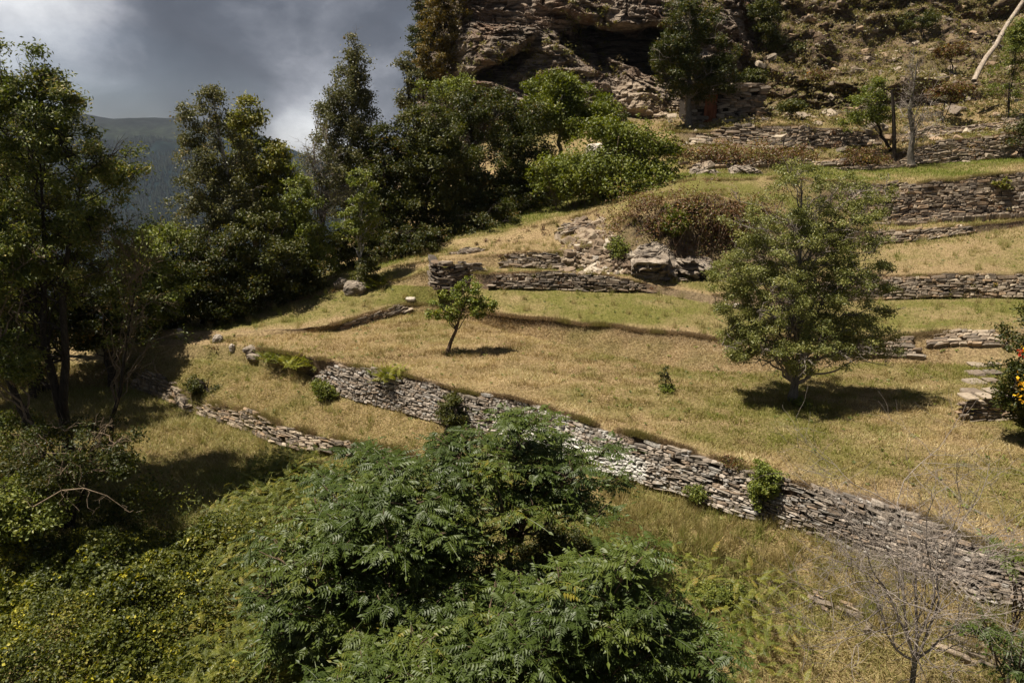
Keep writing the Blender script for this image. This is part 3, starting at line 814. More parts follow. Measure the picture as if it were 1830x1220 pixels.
tri = np.stack([np.arange(6), (np.arange(6) + 1) % 6, np.full(6, 6)], 1)[None] + base
b.add(v.reshape(-1, 3), tris=tri.reshape(-1, 3), a=np.repeat(rng.uniform(0, 1, n), 6))
M['conifer_far'] = leaf_mat('conifer_far', [(0, (.008, .018, .012)), (1, (.02, .034, .016))], trans=0.05)
tag(b.build('forest', M['conifer_far'], smooth_=False), 'dark conifer forest covering the far valley side', kind='stuff')


# ------------------------------------------------------------------ stones and walls
def stone_shape():
    """chamfered block with rounded corners: 24 corners, 26 faces"""
    vs = []; k = .72
    idx = {}
    for sx in (-1, 1):
        for sy in (-1, 1):
            for sz in (-1, 1):
                for ax in range(3):
                    co = [sx * k, sy * k, sz * k]; co[ax] = (sx, sy, sz)[ax]
                    idx[(sx, sy, sz, ax)] = len(vs); vs.append(co)
    q = []; t = []
    for ax in range(3):
        o1, o2 = [i for i in range(3) if i != ax]
        for s in (-1, 1):
            f4 = []
            for a_, b_ in ((-1, -1), (1, -1), (1, 1), (-1, 1)):
                sg = [0, 0, 0]; sg[ax] = s; sg[o1] = a_; sg[o2] = b_
                f4.append(idx[(*sg, ax)])
            q.append(f4)
    for ax in range(3):                         # edges parallel to ax
        o1, o2 = [i for i in range(3) if i != ax]
        for a_ in (-1, 1):
            for b_ in (-1, 1):
                f4 = []
                for s, fx in ((-1, o1), (1, o1), (1, o2), (-1, o2)):
                    sg = [0, 0, 0]; sg[ax] = s; sg[o1] = a_; sg[o2] = b_
                    f4.append(idx[(*sg, fx)])
                q.append(f4)
    for sx in (-1, 1):
        for sy in (-1, 1):
            for sz in (-1, 1):
                t.append([idx[(sx, sy, sz, i)] for i in range(3)])
    return np.array(vs, float), np.array(q), np.array(t)


SV, SQ, STR = stone_shape()


def stones(buf, c, dims, ax, ay, az, rng, rnd=None, tint=0.0, jit=.16):
    """n stones: centres c, half sizes dims (n,3), axes (n,3) each"""
    n = len(c)
    v = SV[None] * (1 + rng.uniform(-jit, jit, (n, 24, 3)))
    sh = rng.normal(size=(n, 2)) * .12
    v = v * dims[:, None, :]
    v[..., 2] += v[..., 0] * sh[:, 0:1] * (dims[:, 2] / dims[:, 0])[:, None]
    w_ = c[:, None, :] + v[..., 0:1] * ax[:, None] + v[..., 1:2] * ay[:, None] + v[..., 2:3] * az[:, None]
    q = (SQ[None] + (np.arange(n) * 24)[:, None, None]).reshape(-1, 4)
    t = (STR[None] + (np.arange(n) * 24)[:, None, None]).reshape(-1, 3)
    r = rng.uniform(0, 1, n) if rnd is None else rnd
    tn = np.broadcast_to(tint, (n,))
    buf.v.append(w_.reshape(-1, 3)); buf.q.append(q + buf.n); buf.t.append(t + buf.n)
    buf.qa.append(np.repeat(r, 18)); buf.ta.append(np.repeat(r, 8)); buf.qb.append(np.repeat(tn, 18)); buf.tb.append(np.repeat(tn, 8))
    buf.n += n * 24


def rowat(name, px):
    r = rowp[RI[name]]
    return np.stack([np.interp(px, PX, r[:, i]) for i in range(3)], -1)


def wall_between(bot, top, buf, rng, size=.3, course=.12, ragged=.12, proud=.10, tintf=None, depth=.16, keep=1.0):
    """dry stone face filled from polyline bot to polyline top (n,3 arrays, same count)"""
    seg = np.linalg.norm(np.diff((bot + top) / 2, axis=0), axis=1)
    L = np.concatenate([[0], np.cumsum(seg)])
    tot = L[-1]
    Hm = np.linalg.norm(top - bot, axis=1)
    nco = int(np.ceil((Hm.max() + .06) / course))
    h = 0.0
    C = []; D = []; AX = []; AY = []; AZ = []; TT = []
    tdir = unit(np.stack([np.interp(np.linspace(0, tot, 200), L, (bot + top)[:, i] / 2) for i in range(3)], -1)[1:] - 0)
    hrel = 0
    for j in range(nco * 2):
        ch = course * rng.choice([.55, .75, .95, 1.15, 1.5]) * rng.uniform(.85, 1.15)
        s = -rng.uniform(0, size)
        while s < tot:
            ln = size * rng.choice([.4, .55, .8, 1.0, 1.3, 1.9]) * rng.uniform(.8, 1.2)
            thick = ch * (1 + .0 * ln)
            m = s + ln / 2
            s += ln * 1.0
            if m < 0 or m > tot: continue
            B_ = np.array([np.interp(m, L, bot[:, i]) for i in range(3)]); T_ = np.array([np.interp(m, L, top[:, i]) for i in range(3)])
            hw = np.linalg.norm(T_ - B_)
            wav = float(fbm(np.array([m * .9]), j * .15, 1.0, 2, 3)[0]) * .07
            hc = h + ch / 2 + wav
            lim = hw + float(fbm(np.array([m * 1.3]), 5.0, 2.0, 3, 19)[0]) * ragged * 1.6 - .05
            if hc > lim: continue
            if rng.uniform() > min(keep, .96): continue
            m2 = min(m + .15, tot); m1 = max(m - .15, 0)
            t_ = np.array([np.interp(m2, L, bot[:, i]) - np.interp(m1, L, bot[:, i]) for i in range(3)]); t_ = t_ / (np.linalg.norm(t_) + 1e-9)
            upv = (T_ - B_) / (hw + 1e-9) if hw > .25 else np.array([0, 0, 1.])
            n_ = np.cross(t_, upv); n_ /= np.linalg.norm(n_) + 1e-9
            if n_[1] > 0: n_ = -n_
            rot = rng.normal() * .09
            t2 = t_ * math.cos(rot) + upv * math.sin(rot); u2 = upv * math.cos(rot) - t_ * math.sin(rot)
            dp = depth * rng.uniform(.7, 1.3)
            bulge = float(fbm(np.array([m * .55]), hc * .8, 7.0, 2, 23)[0]) * .16
            C.append(B_ + upv * hc + n_ * (bulge * (hw > .5) + proud - dp + rng.normal() * .018 + .06))
            D.append((ln / 2 * .99, dp, ch / 2 * rng.uniform(.72, 1.08)))
            AX.append(t2); AY.append(n_); AZ.append(u2)
            TT.append(0 if tintf is None else tintf(m / tot, hc / (hw + 1e-6)))
        h += ch * .93
        if h > Hm.max() + ragged: break
    if C:
        stones(buf, np.array(C), np.array(D), np.array(AX), np.array(AY), np.array(AZ), rng, tint=np.array(TT), jit=.14)


def wall(rb, rt, px0, px1, label, mat, seed, size=.3, course=.12, ragged=.1, tintf=None, hs=(0, 1), fade=30, keep=1.0, lift=0):
    rng = np.random.default_rng(seed)
    px = np.linspace(px0, px1, 60)
    bo = rowat(rb, px); to = rowat(rt, px)
    k = np.clip(np.minimum(px - px0, px1 - px) / fade, .15, 1)[:, None]
    B_ = bo + (to - bo) * hs[0]; T_ = bo + (to - bo) * (hs[0] + (hs[1] - hs[0]) * k)
    T_[:, 2] += lift
    o_ = bo[30]
    root = thing('dry_stone_wall', label, 'stone wall', o_, None)
    bf = Buf(); wall_between(B_, T_, bf, rng, size, course, ragged, tintf=tintf, keep=keep)
    bf.build('stonework', mat, root, smooth_=False)
    return root


def white_t(m, h):
    return .52 * math.exp(-((m - .46) / .12) ** 2) * (1 if h < .55 else .35) + .06


wall('MWb', 'MWt', 566, 1990, 'long pale dry stone wall running down to the right below the mown meadow, whitewashed stains along its foot', M['stone_warm'], 1,
     .19, .070, .10, white_t)
wall('LWb', 'LWt', 345, 735, 'low grey dry stone wall half buried in plants, left of the foreground trees', M['stone_mid'], 2, .25, .1, .14, keep=.8)
wall('LWb', 'LWt', 235, 342, 'short tumbled pale dry stone wall beside the leafless branches at left', M['stone_mid'], 3, .25, .11, .2, lift=.1)
wall('LWb', 'LWt', 1420, 1560, 'broken remnant of stone wall in dry grass left of the leafless tree', M['stone_mid'], 4, .25, .09, .15, keep=.6)
wall('LWb', 'LWt', 1655, 1860, 'broken dark stone wall in the bottom right corner behind the leafless tree', M['stone_mid'], 5, .3, .08, .15, keep=.85)
wall('BKb', 'BKt', 596, 738, 'low curved stone edging left of the small fruit tree', M['stone_mid'], 6, .3, .09, .06, lift=.05)
wall('BKb', 'BKt', 1480, 1650, 'dark low stone wall just right of the large meadow tree, below the green strip', M['stone_dark'], 7, .3, .1, .08, hs=(.15, .85))
wall('BKb', 'BKt', 1652, 1800, 'grey stone wall above the little stone steps at right', M['stone_mid'], 8, .35, .1, .08, hs=(.5, 1.0))
wall('W1b', 'W1t', 868, 1172, 'long low dark stone wall behind the green strip in the centre', M['stone_dark'], 9, .32, .085, .08)
wall('W1b', 'W1t', 1400, 1990, 'long level stone wall between the two green strips at right', M['stone_mid'], 10, .34, .10, .08)
wall('W2b', 'W2t', 885, 1015, 'upper short stone wall left of the fallen stones', M['stone_dark'], 11, .32, .085, .12)
wall('W2b', 'W2t', 1540, 1760, 'low stone kerb wall right of the large tree crown, under a narrow grass ledge', M['stone_mid'], 12, .35, .09, .1)
wall('W3b', 'W3t', 1500, 1990, 'tall tan stone wall at right with flat pale slabs, below the uppermost green strip', M['stone_mid'], 13, .42, .11, .2)
wall('W4b', 'W4t', 1600, 1990, 'highest long stone wall at right, behind the two leafless trunks', M['stone_mid'], 14, .45, .10, .15)
wall('W5b', 'W5t', 1225, 1580, 'pale stone wall on the slope below the stone hut', M['stone_mid'], 15, .5, .13, .15)
wall('CB', 'U1', 1560, 1900, 'highest faint stone ledge on the slope, left of the foot of the leaning dead trunk', M['stone_mid'], 21, .5, .13, .3, hs=(.02, .09), keep=.75)
wall('W3t', 'W4b', 1480, 1640, 'short ragged stone edging in the grass in front of the two bare trunks', M['stone_mid'], 22, .4, .1, .2, hs=(.75, .95), keep=.6)
wall('W3b', 'W3t', 985, 1062, 'tumbled dark stones of a short wall above the fallen stones', M['stone_dark'], 16, .32, .1, .2, hs=(0, .8))
wall('W2t', 'W3b', 800, 872, 'broken stone bank in the shadow edge of the dark trees', M['stone_dark'], 17, .3, .09, .2, hs=(.3, .9), keep=.7)

wall('W4b', 'W4t', 1235, 1560, 'low tumbled wall tier between two bramble strips below the pale upper wall', M['stone_mid'], 18, .45, .12, .2, hs=(.1, .85), keep=.8)
wall('W5b', 'W5t', 1600, 1900, 'faint broken wall tier above the highest long wall at right', M['stone_mid'], 19, .45, .12, .25, keep=.7)
wall('W2t', 'W3b', 1560, 1840, 'thin ragged stone line on the grass above the right stone kerb wall', M['stone_mid'], 20, .35, .09, .15, hs=(.55, 1.0), keep=.5)
# corner wall that juts out (dark, 770..870 / 465..515)
rng = np.random.default_rng(90)
bl = np.stack([at(768, 498, 29.6), at(775, 511, 29.2), at(800, 515, 29.2), at(830, 512, 29.5), at(866, 508, 29.9)])
tl = bl + np.array([[.05, .25, 1.05], [.05, .2, 1.15], [0, .2, 1.15], [0, .2, 1.1], [0, .2, .95]])
bl[:, 2] -= .15
root = thing('dry_stone_wall', 'short dark jutting corner of layered stone wall above and behind the fruit tree', 'stone wall', bl[2])
bf = Buf(); wall_between(bl, tl, bf, rng, .4, .085, .08, depth=.25)
bf.build('stonework', M['stone_dark'], root, smooth_=False)

# neat stub wall on the meadow at right
b0 = hit(1714, 752); b1 = hit(1812, 756)
b1 = b0 + np.array([1.55, .12, 0]); bl = np.stack([b0, b0 * .7 + b1 * .3, (b0 + b1) / 2, b1]); bl[:, 2] = b0[2] - .05
tl = bl + np.array([0, .03, .66])
root = thing('dry_stone_wall', 'short neat squared stone wall end standing on the meadow beside the flowering bush', 'stone wall', b0)
bf = Buf(); wall_between(bl, tl, bf, np.random.default_rng(91), .26, .062, .01, depth=.10, proud=.02)
bf.build('stonework', M['stone_mid'], root, smooth_=False)
bf = Buf()
m_ = (tl[0] + tl[3]) / 2; ax_ = unit(tl[3] - tl[0]); ay_ = np.array([-ax_[1], ax_[0], 0])
cc = np.array([tl[0] * (1 - t) + tl[3] * t for t in (.17, .5, .83)]) + np.array([0, .16, .03])
stones(bf, cc, np.tile([[np.linalg.norm(tl[3] - tl[1]) / 6 * 1.02, .24, .028]], (3, 1)), np.tile(ax_, (3, 1)), np.tile(ay_, (3, 1)), np.tile([0, 0, 1.], (3, 1)), rng, rnd=np.array([.7, .72, .3]), jit=.05)
bf.build('cap_stone', M['stone_mid'], root, smooth_=False)

# small stone steps right
root = thing('stone_steps', 'flight of rough stone steps climbing the bank at right', 'steps', hit(1750, 700))
s0 = hit(1748, 702); s1 = at(1758, 628, 24.3)
for k in range(6):
    t = k / 5
    c_ = s0 * (1 - t) + s1 * t + np.array([0, 0, .03])
    bf = Buf()
    stones(bf, np.array([c_ + [-.18, 0, 0], c_ + [.42, .05, .01]]), np.array([[.27, .22, .075], [.22, .2, .07]]), np.tile([[1., .05, 0]], (2, 1)), np.tile([[-.05, 1., 0]], (2, 1)),
           np.tile([[0, 0, 1.]], (2, 1)), rng, jit=.24)
    bf.build('step', M['stone_dark'], root, smooth_=False)


# ------------------------------------------------------------------ boulders
def ico(sub=4):
    import bmesh
    bm = bmesh.new(); bmesh.ops.create_icosphere(bm, subdivisions=sub, radius=1)
    v = np.array([x.co[:] for x in bm.verts]); f_ = np.array([[q.index for q in x.verts] for x in bm.faces]); bm.free()
    return v, f_


IV, IF_ = ico(4)
IV5, IF5 = ico(5)


BOULD = []


def boulder(px, py, wpx, hpx, label, mat, seed, d=None, name='boulder', cat='rock', layered=.0, sink=.5, deep=.8):
    c = hit(px, py + hpx * .4) if d is None else at(px, py + hpx * .4, d)
    d = c[1]
    rx, rz = pw(wpx / 2, d), pw(hpx / 2, d)
    BOULD.append((c, rx))
    root = thing(name, label, cat, c)
    V, Fc = (IV5, IF5) if layered else (IV, IF_)
    q = V.copy()
    nn = fbm(q[:, 0] * 1.3 + seed, q[:, 1] * 1.3, q[:, 2] * 1.3, 4, seed)
    fac = np.abs(fbm(q[:, 0] * 2.1 + seed * 3, q[:, 1] * 2.1, q[:, 2] * 2.1, 2, seed + 5))
    q = q * (1 + nn * .45 - fac * .25)[:, None]
    q = np.sign(q) * np.abs(q) ** .85
    v = q * np.array([rx, rx * deep, rz])
    if layered:
        s_ = strata(v[:, 0] * layered + seed, v[:, 1] * layered, v[:, 2] * layered * 1.6, seed)
        v[:, 1] -= blocks(v[:, 0] * 1.3 + seed * 3, v[:, 1], v[:, 2] * 1.6, seed) * .7 + s_ * .4 + .3 * fbm(v[:, 0] * 2, v[:, 1], v[:, 2] * 4, 4, seed); v[:, 0] += s_ * .15; v[:, 2] += .25 * fbm(v[:, 0] * 1.2 + 5, v[:, 1], v[:, 2], 3, seed)
    bf = Buf(); bf.add(v + c + np.array([0, rx * .3, rz * (1 - sink)]), tris=Fc, a=seed * .37 % 1)
    bf.build('rock', mat, root, smooth_=False)
    return root


pale_rock = new_mat('pale_rock'); T = NT(pale_rock.node_tree)
tcn = T.n('ShaderNodeTexCoord')
mpn = T.n('ShaderNodeMapping'); mpn.inputs['Rotation'].default_value = (0, R(12), 0); mpn.inputs['Scale'].default_value = (.6, .8, 3)
T.l(tcn.outputs['Object'], mpn.inputs[0])
q1 = T.noise(mpn.outputs[0], 1.6, 8, .7, .4); q2 = T.noise(tcn.outputs['Object'], 1.3, 4, .6)
c = T.ramp(q1, [(.34, (.05, .040, .031)), (.46, (.15, .12, .09)), (.58, (.29, .24, .185)), (.75, (.50, .45, .38))])
c = T.mix(T.ramp(q2, [(.5, 0.), (.62, .7)]), c, (.12, .09, .06))
p = T.n('ShaderNodeBsdfPrincipled'); p.inputs['Roughness'].default_value = .9
T.l(c, p.inputs['Base Color'])
bp = T.n('ShaderNodeBump'); bp.inputs['Strength'].default_value = .8; bp.inputs['Distance'].default_value = .1
T.l(q1, bp.inputs['Height']); T.l(bp.outputs[0], p.inputs['Normal'])
o = T.n('ShaderNodeOutputMaterial'); T.l(p.outputs[0], o.inputs[0])
M['pale_rock'] = pale_rock

boulder(634, 512, 42, 34, 'rounded grey and white boulder below the small bushes at the foot of the dark trees', M['pale_rock'], 3)
boulder(609, 506, 26, 26, 'smaller white boulder touching the grey one below the small bushes', M['pale_rock'], 4)
boulder(388, 604, 20, 20, 'white stone standing alone on the grass at left', M['stone_pale'], 5)
boulder(322, 594, 12, 26, 'narrow upright white stone under the trees at left', M['stone_pale'], 6)
boulder(448, 622, 28, 20, 'flat grey stone topping a small heap at the left end of the meadow', M['pale_rock'], 7)
boulder(455, 636, 32, 14, 'long low grey stone under the flat one at the left end of the meadow', M['pale_rock'], 8)
boulder(415, 620, 12, 18, 'small upright pale stone left of the flat grey one', M['stone_pale'], 9)
boulder(734, 534, 20, 10, 'small pale flat stone in the grass left of the fruit tree crown', M['stone_pale'], 10)
boulder(1298, 548, 18, 15, 'left one of two white blocks beside the large meadow tree', M['stone_pale'], 11)
boulder(1316, 546, 14, 14, 'right one of two white blocks beside the large meadow tree', M['stone_pale'], 12)
boulder(1823, 350, 14, 24, 'white pointed rock on the tall wall at the right edge', M['stone_pale'], 13)
boulder(1165, 462, 88, 76, 'pale layered rock outcrop under the brown bramble bank', M['pale_rock'], 14, name='rock_outcrop', layered=2.2, deep=.5, d=29.3)
boulder(1232, 480, 100, 44, 'dark layered rock outcrop right of the pale one', M['pale_rock'], 15, name='rock_outcrop', layered=2.4, deep=.5, d=29.4)
boulder(1265, 312, 60, 24, 'grey rock hump above the short grass ledge', M['pale_rock'], 16, name='rock_outcrop', layered=1.5, deep=.6, d=39.5)
boulder(1328, 310, 62, 34, 'pale slanted rock slab right of the grey hump', M['pale_rock'], 17, name='rock_outcrop', layered=1.5, deep=.6, d=40)
boulder(1068, 268, 44, 30, 'smooth pinkish rock among the green bushes under the cliff', M['stone_pale'], 18, d=43)
boulder(1565, 230, 46, 34, 'grey rock behind the blackened trunk', M['pale_rock'], 19, d=49)
boulder(1062, 462, 18, 15, 'largest pale block in the fallen stones', M['stone_pale'], 20)
boulder(1082, 480, 14, 12, 'second pale block at the foot of the fallen stones', M['stone_pale'], 22)
# fallen stones
rng = np.random.default_rng(17); bf = Buf(); C = []
for k in range(620):
    t = rng.uniform(0, 1) ** .8
    px = 1046 + t * 36 + rng.normal() * (14 + 26 * t); py = 392 + t * 98
    C.append(hit(px, py))
C = np.array(C); n = len(C)
C = C[C[:, 1] < 40]; n = len(C)
az = unit(rng.normal(size=(n, 3)) * .35 + [0, -.3, 1]); ax = unit(np.cross(az, rng.normal(size=(n, 3)))); ay = np.cross(az, ax)
sz = rng.uniform(.035, .11, (n, 1)) * rng.choice([1, 1, 1, 2.2], (n, 1))
stones(bf, C, np.concatenate([sz * 1.2, sz, sz * .6], 1), ax, ay, az, rng, rnd=rng.uniform(0.1, 1, n))
M['rubble'] = stone_mat('rubble', [(0, (.13, .092, .062)), (.3, (.21, .155, .105)), (.6, (.28, .22, .155)), (.85, (.42, .36, .28))], False, .1)
tag(bf.build('rubble', M['rubble'], smooth_=False), 'spill of pale fallen stones in a gully', kind='stuff')
# debris on the cliff foot and rock slope: loose stones
bf = Buf()
P, g_, _, _, _ = scatter(['W4b', 'W4t', 'W5b', 'W5t', 'CB', 'U1', 'U2'], 2200, rng, (1180, 1880))
n = len(P); az = unit(rng.normal(size=(n, 3)) * .3 + [0, -.3, 1]); ax = unit(np.cross(az, rng.normal(size=(n, 3)))); ay = np.cross(az, ax)
sz = rng.uniform(.07, .17, (n, 1)) * rng.choice([1, 1, 1.5, 2.4], (n, 1))
stones(bf, P, np.concatenate([sz * 1.3, sz, sz * .5], 1), ax, ay, az, rng)
tag(bf.build('scree', M['stone_mid'], smooth_=False), 'loose stones strewn over the upper slope', kind='stuff')


# ------------------------------------------------------------------ trees
LUMP = [.7]


def crown_pts(crowns, d, n, rng, shell=.55, deep=1.0):
    ws = np.array([c[2] * c[3] for c in crowns], float); ws /= ws.sum()
    pick = rng.choice(len(crowns), n, p=ws)
    u = unit(rng.normal(size=(n, 3))); r = rng.uniform(shell ** 3, 1, n) ** (1 / 3)
    P = np.empty((n, 3)); O = np.empty((n, 3))
    for i, c in enumerate(crowns):
        m = pick == i
        dd = d + (c[4] if len(c) > 4 else 0)
        lump_ = 1 + LUMP[0] * fbm(u[m][:, 0] * 2.2 + i * 7, u[m][:, 1] * 2.2, u[m][:, 2] * 2.2 + c[0] * .01, 3, 3)
        r[m] = r[m] * lump_
        cc = at(c[0], c[1], dd); rx = pw(c[2], dd); rz = pw(c[3], dd); ry = rx * deep
        P[m] = cc + u[m] * r[m][:, None] * np.array([rx, ry, rz]); O[m] = u[m]
    return P, O


def curve(a, b, rng, n=7, sag=.1, wob=.05, upfirst=.35):
    t = np.linspace(0, 1, n)[:, None]
    L = np.linalg.norm(b - a)
    p = a * (1 - t) + b * t
    p[:, 2] += (np.sin(t[:, 0] * PI) * L * sag)
    hz = (b - a) * np.array([1, 1, 0])
    p -= hz * (np.sin(t * PI) * upfirst * .3)
    w_ = rng.normal(size=(n, 3)) * L * wob; w_[0] = 0; w_[-1] = 0
    return p + w_


def make_tree(name, label, cat, base, d, crowns, trunk, leaf, bark, n_leaf=20000, lsize=.14, lw=.6, n_limb=30, n_clump=220, clump=.5, seed=0,
              shell=.45, deep=1.0, up=.6, droop=.2, bare=0, group=None, twig_r=.012, droopy=0.0, trunk_path=None, noleaf=False, limb0=.25, stems=1, barkvis='bark'):
    """base: world point; crowns: photo ellipses (cx, cy, rx, ry[, dd]) placed at distance d; trunk radius"""
    rng = np.random.default_rng(seed)
    root = thing(name, label, cat, base, group)
    base = np.array(base, float)
    P0, _ = crown_pts(crowns, d, 400, rng, 0.0, deep)
    top = P0[np.argmax(P0[:, 2])]; cen = P0.mean(0)
    H = top[2] - base[2]
    tb = Buf(); paths = []
    for s_ in range(stems):
        if trunk_path is not None and s_ < len(trunk_path):
            tp = np.array(trunk_path[s_], float)
        else:
            tgt = cen * .55 + top * .45 if stems == 1 else P0[rng.integers(len(P0))] * .6 + top * .4
            tgt = tgt.copy(); tgt[2] = base[2] + H * rng.uniform(.82, .93)
            b0_ = base + np.array([rng.normal() * .15, rng.normal() * .15, 0]) * (stems > 1)
            t = np.linspace(0, 1, 12)[:, None]
            tp = b0_ * (1 - t) + tgt * t + rng.normal(size=(12, 3)) * np.array([1, 1, .3]) * H * .012 * np.sin(t * PI)
            mid_ = (cen - (b0_ + tgt) / 2) * np.array([1, 1, 0]); tp += mid_ * np.sin(t * PI) * .35
        # resample finely
        q = np.linspace(0, len(tp) - 1, 26); tp = np.stack([np.interp(q, np.arange(len(tp)), tp[:, i]) for i in range(3)], -1)
        tp[0, 2] -= .25
        rad = trunk * (1 - np.linspace(0, 1, 26)) ** .8 * (1.0 if s_ == 0 else rng.uniform(.6, .9)) + trunk * .06
        rad[:3] *= np.array([1.5, 1.2, 1.05])
        tube(tb, tp, rad, 10, rng=rng, rough=.08)
        paths.append(tp)
    tb.build('trunk', bark, root)
    # limbs
    bb = Buf(); tips = []
    T_, O_ = crown_pts(crowns, d, n_limb, rng, shell, deep)
    starts = []
    for i in range(n_limb):
        tp = paths[rng.integers(len(paths))]
        zt = T_[i][2] - rng.uniform(.05, .35) * H * (1 - droopy) + droopy * .1 * H
        k = np.argmin(np.abs(tp[:, 2] - zt)); k = int(np.clip(k, int(26 * limb0), 24))
        a_ = tp[k]
        L = np.linalg.norm(T_[i] - a_)
        cv = curve(a_, T_[i], rng, 9, .10 - droopy * .1, .035)
        r0_ = min(trunk * .45, .012 + L * .016) * (1 - k / 30)
        tube(bb, cv, np.linspace(max(r0_, twig_r * 1.6), twig_r * .8, 9), 5)
        tips.append(cv)
    cl = np.array(tips)                       # n_limb, 9, 3
    # twigs: from limb points to clump centres
    CP, CO = crown_pts(crowns, d, n_clump, rng, shell * .9, deep)
    flat = cl[:, 3:].reshape(-1, 3)
    for i in range(n_clump):
        dist = np.linalg.norm(flat - CP[i], axis=1) + (flat[:, 2] > CP[i][2]) * .3
        a_ = flat[np.argmin(dist)]
        if dist.min() > 1.1 * clump * 2.2:    # pull towards the limb so that nothing floats
            CP[i] = a_ + (CP[i] - a_) * (clump * 2.2 / dist.min())
        cv = curve(a_, CP[i], rng, 5, .05 - droopy * .2, .06)
        tube(bb, cv, np.linspace(twig_r, twig_r * .4, 5), 3)
    if bare:
        Q = flat[rng.integers(len(flat), size=bare)]
        for q0 in Q:
            dv = unit(q0 - cen + rng.normal(size=3) * .6) + np.array([0, 0, .5])
            ln = rng.uniform(.3, 1.0) * clump * 2.2
            cv = curve(q0, q0 + unit(dv) * ln, rng, 5, .03, .06)
            tube(bb, cv, np.linspace(twig_r * .9, twig_r * .3, 5), 3)
            for _ in range(2):
                k = rng.integers(1, 4); e = cv[k] + (unit(dv + rng.normal(size=3) * .7)) * ln * .5
                tube(bb, curve(cv[k], e, rng, 4, 0, .05), np.linspace(twig_r * .6, twig_r * .25, 4), 3)
    bb.build('branches', M[barkvis] if barkvis in M else bark, root)
    if not noleaf:
        per = rng.dirichlet(np.ones(n_clump) * 3.0) * n_leaf
        idx = np.repeat(np.arange(n_clump), per.astype(int))
        # half of the leaves form irregular sprays along the twig, half the clump itself
        n = len(idx)
        off = rng.normal(size=(n, 3)) * clump * .40 * np.array([1, 1, .6])
        off[:, 2] -= droopy * np.abs(rng.normal(size=n)) * clump * 1.1
        C = CP[idx] + off
        sc = rng.uniform(0, 1, n_clump)
        lb = Buf()
        leaves(lb, C, lsize, lsize * lw, rng, up=up, out=CO[idx] * .35, rnd=np.clip(rng.uniform(0, 1, n) * .75 + sc[idx] * .25, 0, 1), droop=droop, fold=.12)
        lb.build('foliage', leaf, root, smooth_=False)
    return root


def bush(name, label, px, py, d, crowns, leaf, n_leaf=6000, lsize=.1, seed=0, bark=None, clump=.3, n_clump=90, n_limb=14, cat='bush', trunk=.04, **kw):
    base = drop(px, d, py) if d is not None else hit(px, py)
    dd = d if d is not None else base[1]
    return make_tree(name, label, cat, base, dd, crowns, trunk, leaf, bark or M['bark_dark'], n_leaf, lsize, n_limb=n_limb, n_clump=n_clump, clump=clump, seed=seed, stems=3, shell=.2,
                     twig_r=.008, limb0=.1, **kw)


exec_order = []
# --- meadow trees
LUMP[0] = .5
bs = hit(1416, 716)
D = bs[1]
make_tree('deciduous_tree', 'large bushy olive green tree standing alone on the mown meadow at right', 'tree', bs, D,
          [(1425, 470, 120, 120), (1410, 360, 85, 75), (1500, 400, 75, 90), (1345, 480, 70, 100), (1520, 530, 80, 90), (1430, 600, 125, 62), (1325, 600, 55, 40), (1550, 612, 60, 38), (1560, 350, 38, 40), (1430, 305, 40, 28), (1590, 480, 30, 14), (1290, 540, 26, 12), (1600, 560, 30, 12), (1310, 400, 25, 14), (1420, 540, 130, 90), (1340, 590, 70, 50), (1530, 600, 75, 48), (1430, 596, 120, 34), (1335, 480, 60, 80), (1520, 450, 70, 90), (1320, 622, 48, 28), (1560, 625, 48, 26), (1345, 618, 60, 24), (1510, 620, 60, 22)],
            .12, M['leaf_right'], M['bark_grey'], 118000, .066, .52, 120, 900, .25, 11, shell=.2, bare=480, barkvis='twig_pale', twig_r=.010, limb0=.14,
          trunk_path=[[bs, bs + [0.02, 0, .9], bs + [.06, .05, 1.8], at(1425, 520, D), at(1432, 400, D), at(1432, 320, D)]])
bs = hit(800, 629); D = bs[1]
make_tree('fruit_tree', 'small fruit tree with a leaning forked trunk on the mown meadow', 'tree', bs, D,
          [(775, 552, 22, 20), (800, 560, 25, 18), (830, 545, 35, 24), (865, 555, 24, 26), (838, 512, 26, 20), (815, 530, 30, 20)],
          .075, M['leaf_apple'], M['bark_brown'], 5200, .095, .65, 20, 85, .19, 12, shell=.2, twig_r=.009, deep=.9, barkvis='bark_dark', limb0=.42,
          trunk_path=[[bs, at(806, 610, D), at(815, 590, D), at(820, 572, D), at(828, 550, D), at(838, 522, D)]])
LUMP[0] = .7
# --- left big trees
DL = 18.2
bs = drop(128, DL, 900)
make_tree('ash_tree', 'tallest dark broadleaf tree filling the left edge, with two bare trunks', 'tree', bs, DL,
          [(60, 330, 130, 110, 0), (70, 200, 75, 90, 0), (-60, 300, 120, 180), (170, 340, 65, 75, .5), (40, 480, 140, 90, 0), (150, 460, 85, 85, .8), (-80, 560, 110, 150), (90, 170, 40, 60), (155, 210, 25, 45, .5), (40, 150, 55, 60), (10, 200, 60, 80), (205, 280, 45, 50, .4), (190, 400, 50, 60, .4)],
          .16, M['leaf_ash'], M['bark_dark'], 70000, .11, .42, 70, 420, .36, 21, shell=.3, bare=240, barkvis='bark_dark', stems=2, limb0=.42, droopy=.25,
          trunk_path=[[bs, at(122, 780, DL), at(100, 700, DL), at(78, 600, DL), at(80, 450, DL), at(70, 250, DL)],
                      [bs + [0, .3, 0], at(112, 720, DL), at(118, 640, DL), at(110, 520, DL), at(130, 400, DL), at(150, 300, DL)]])
bs = drop(82, 17.0, 900)
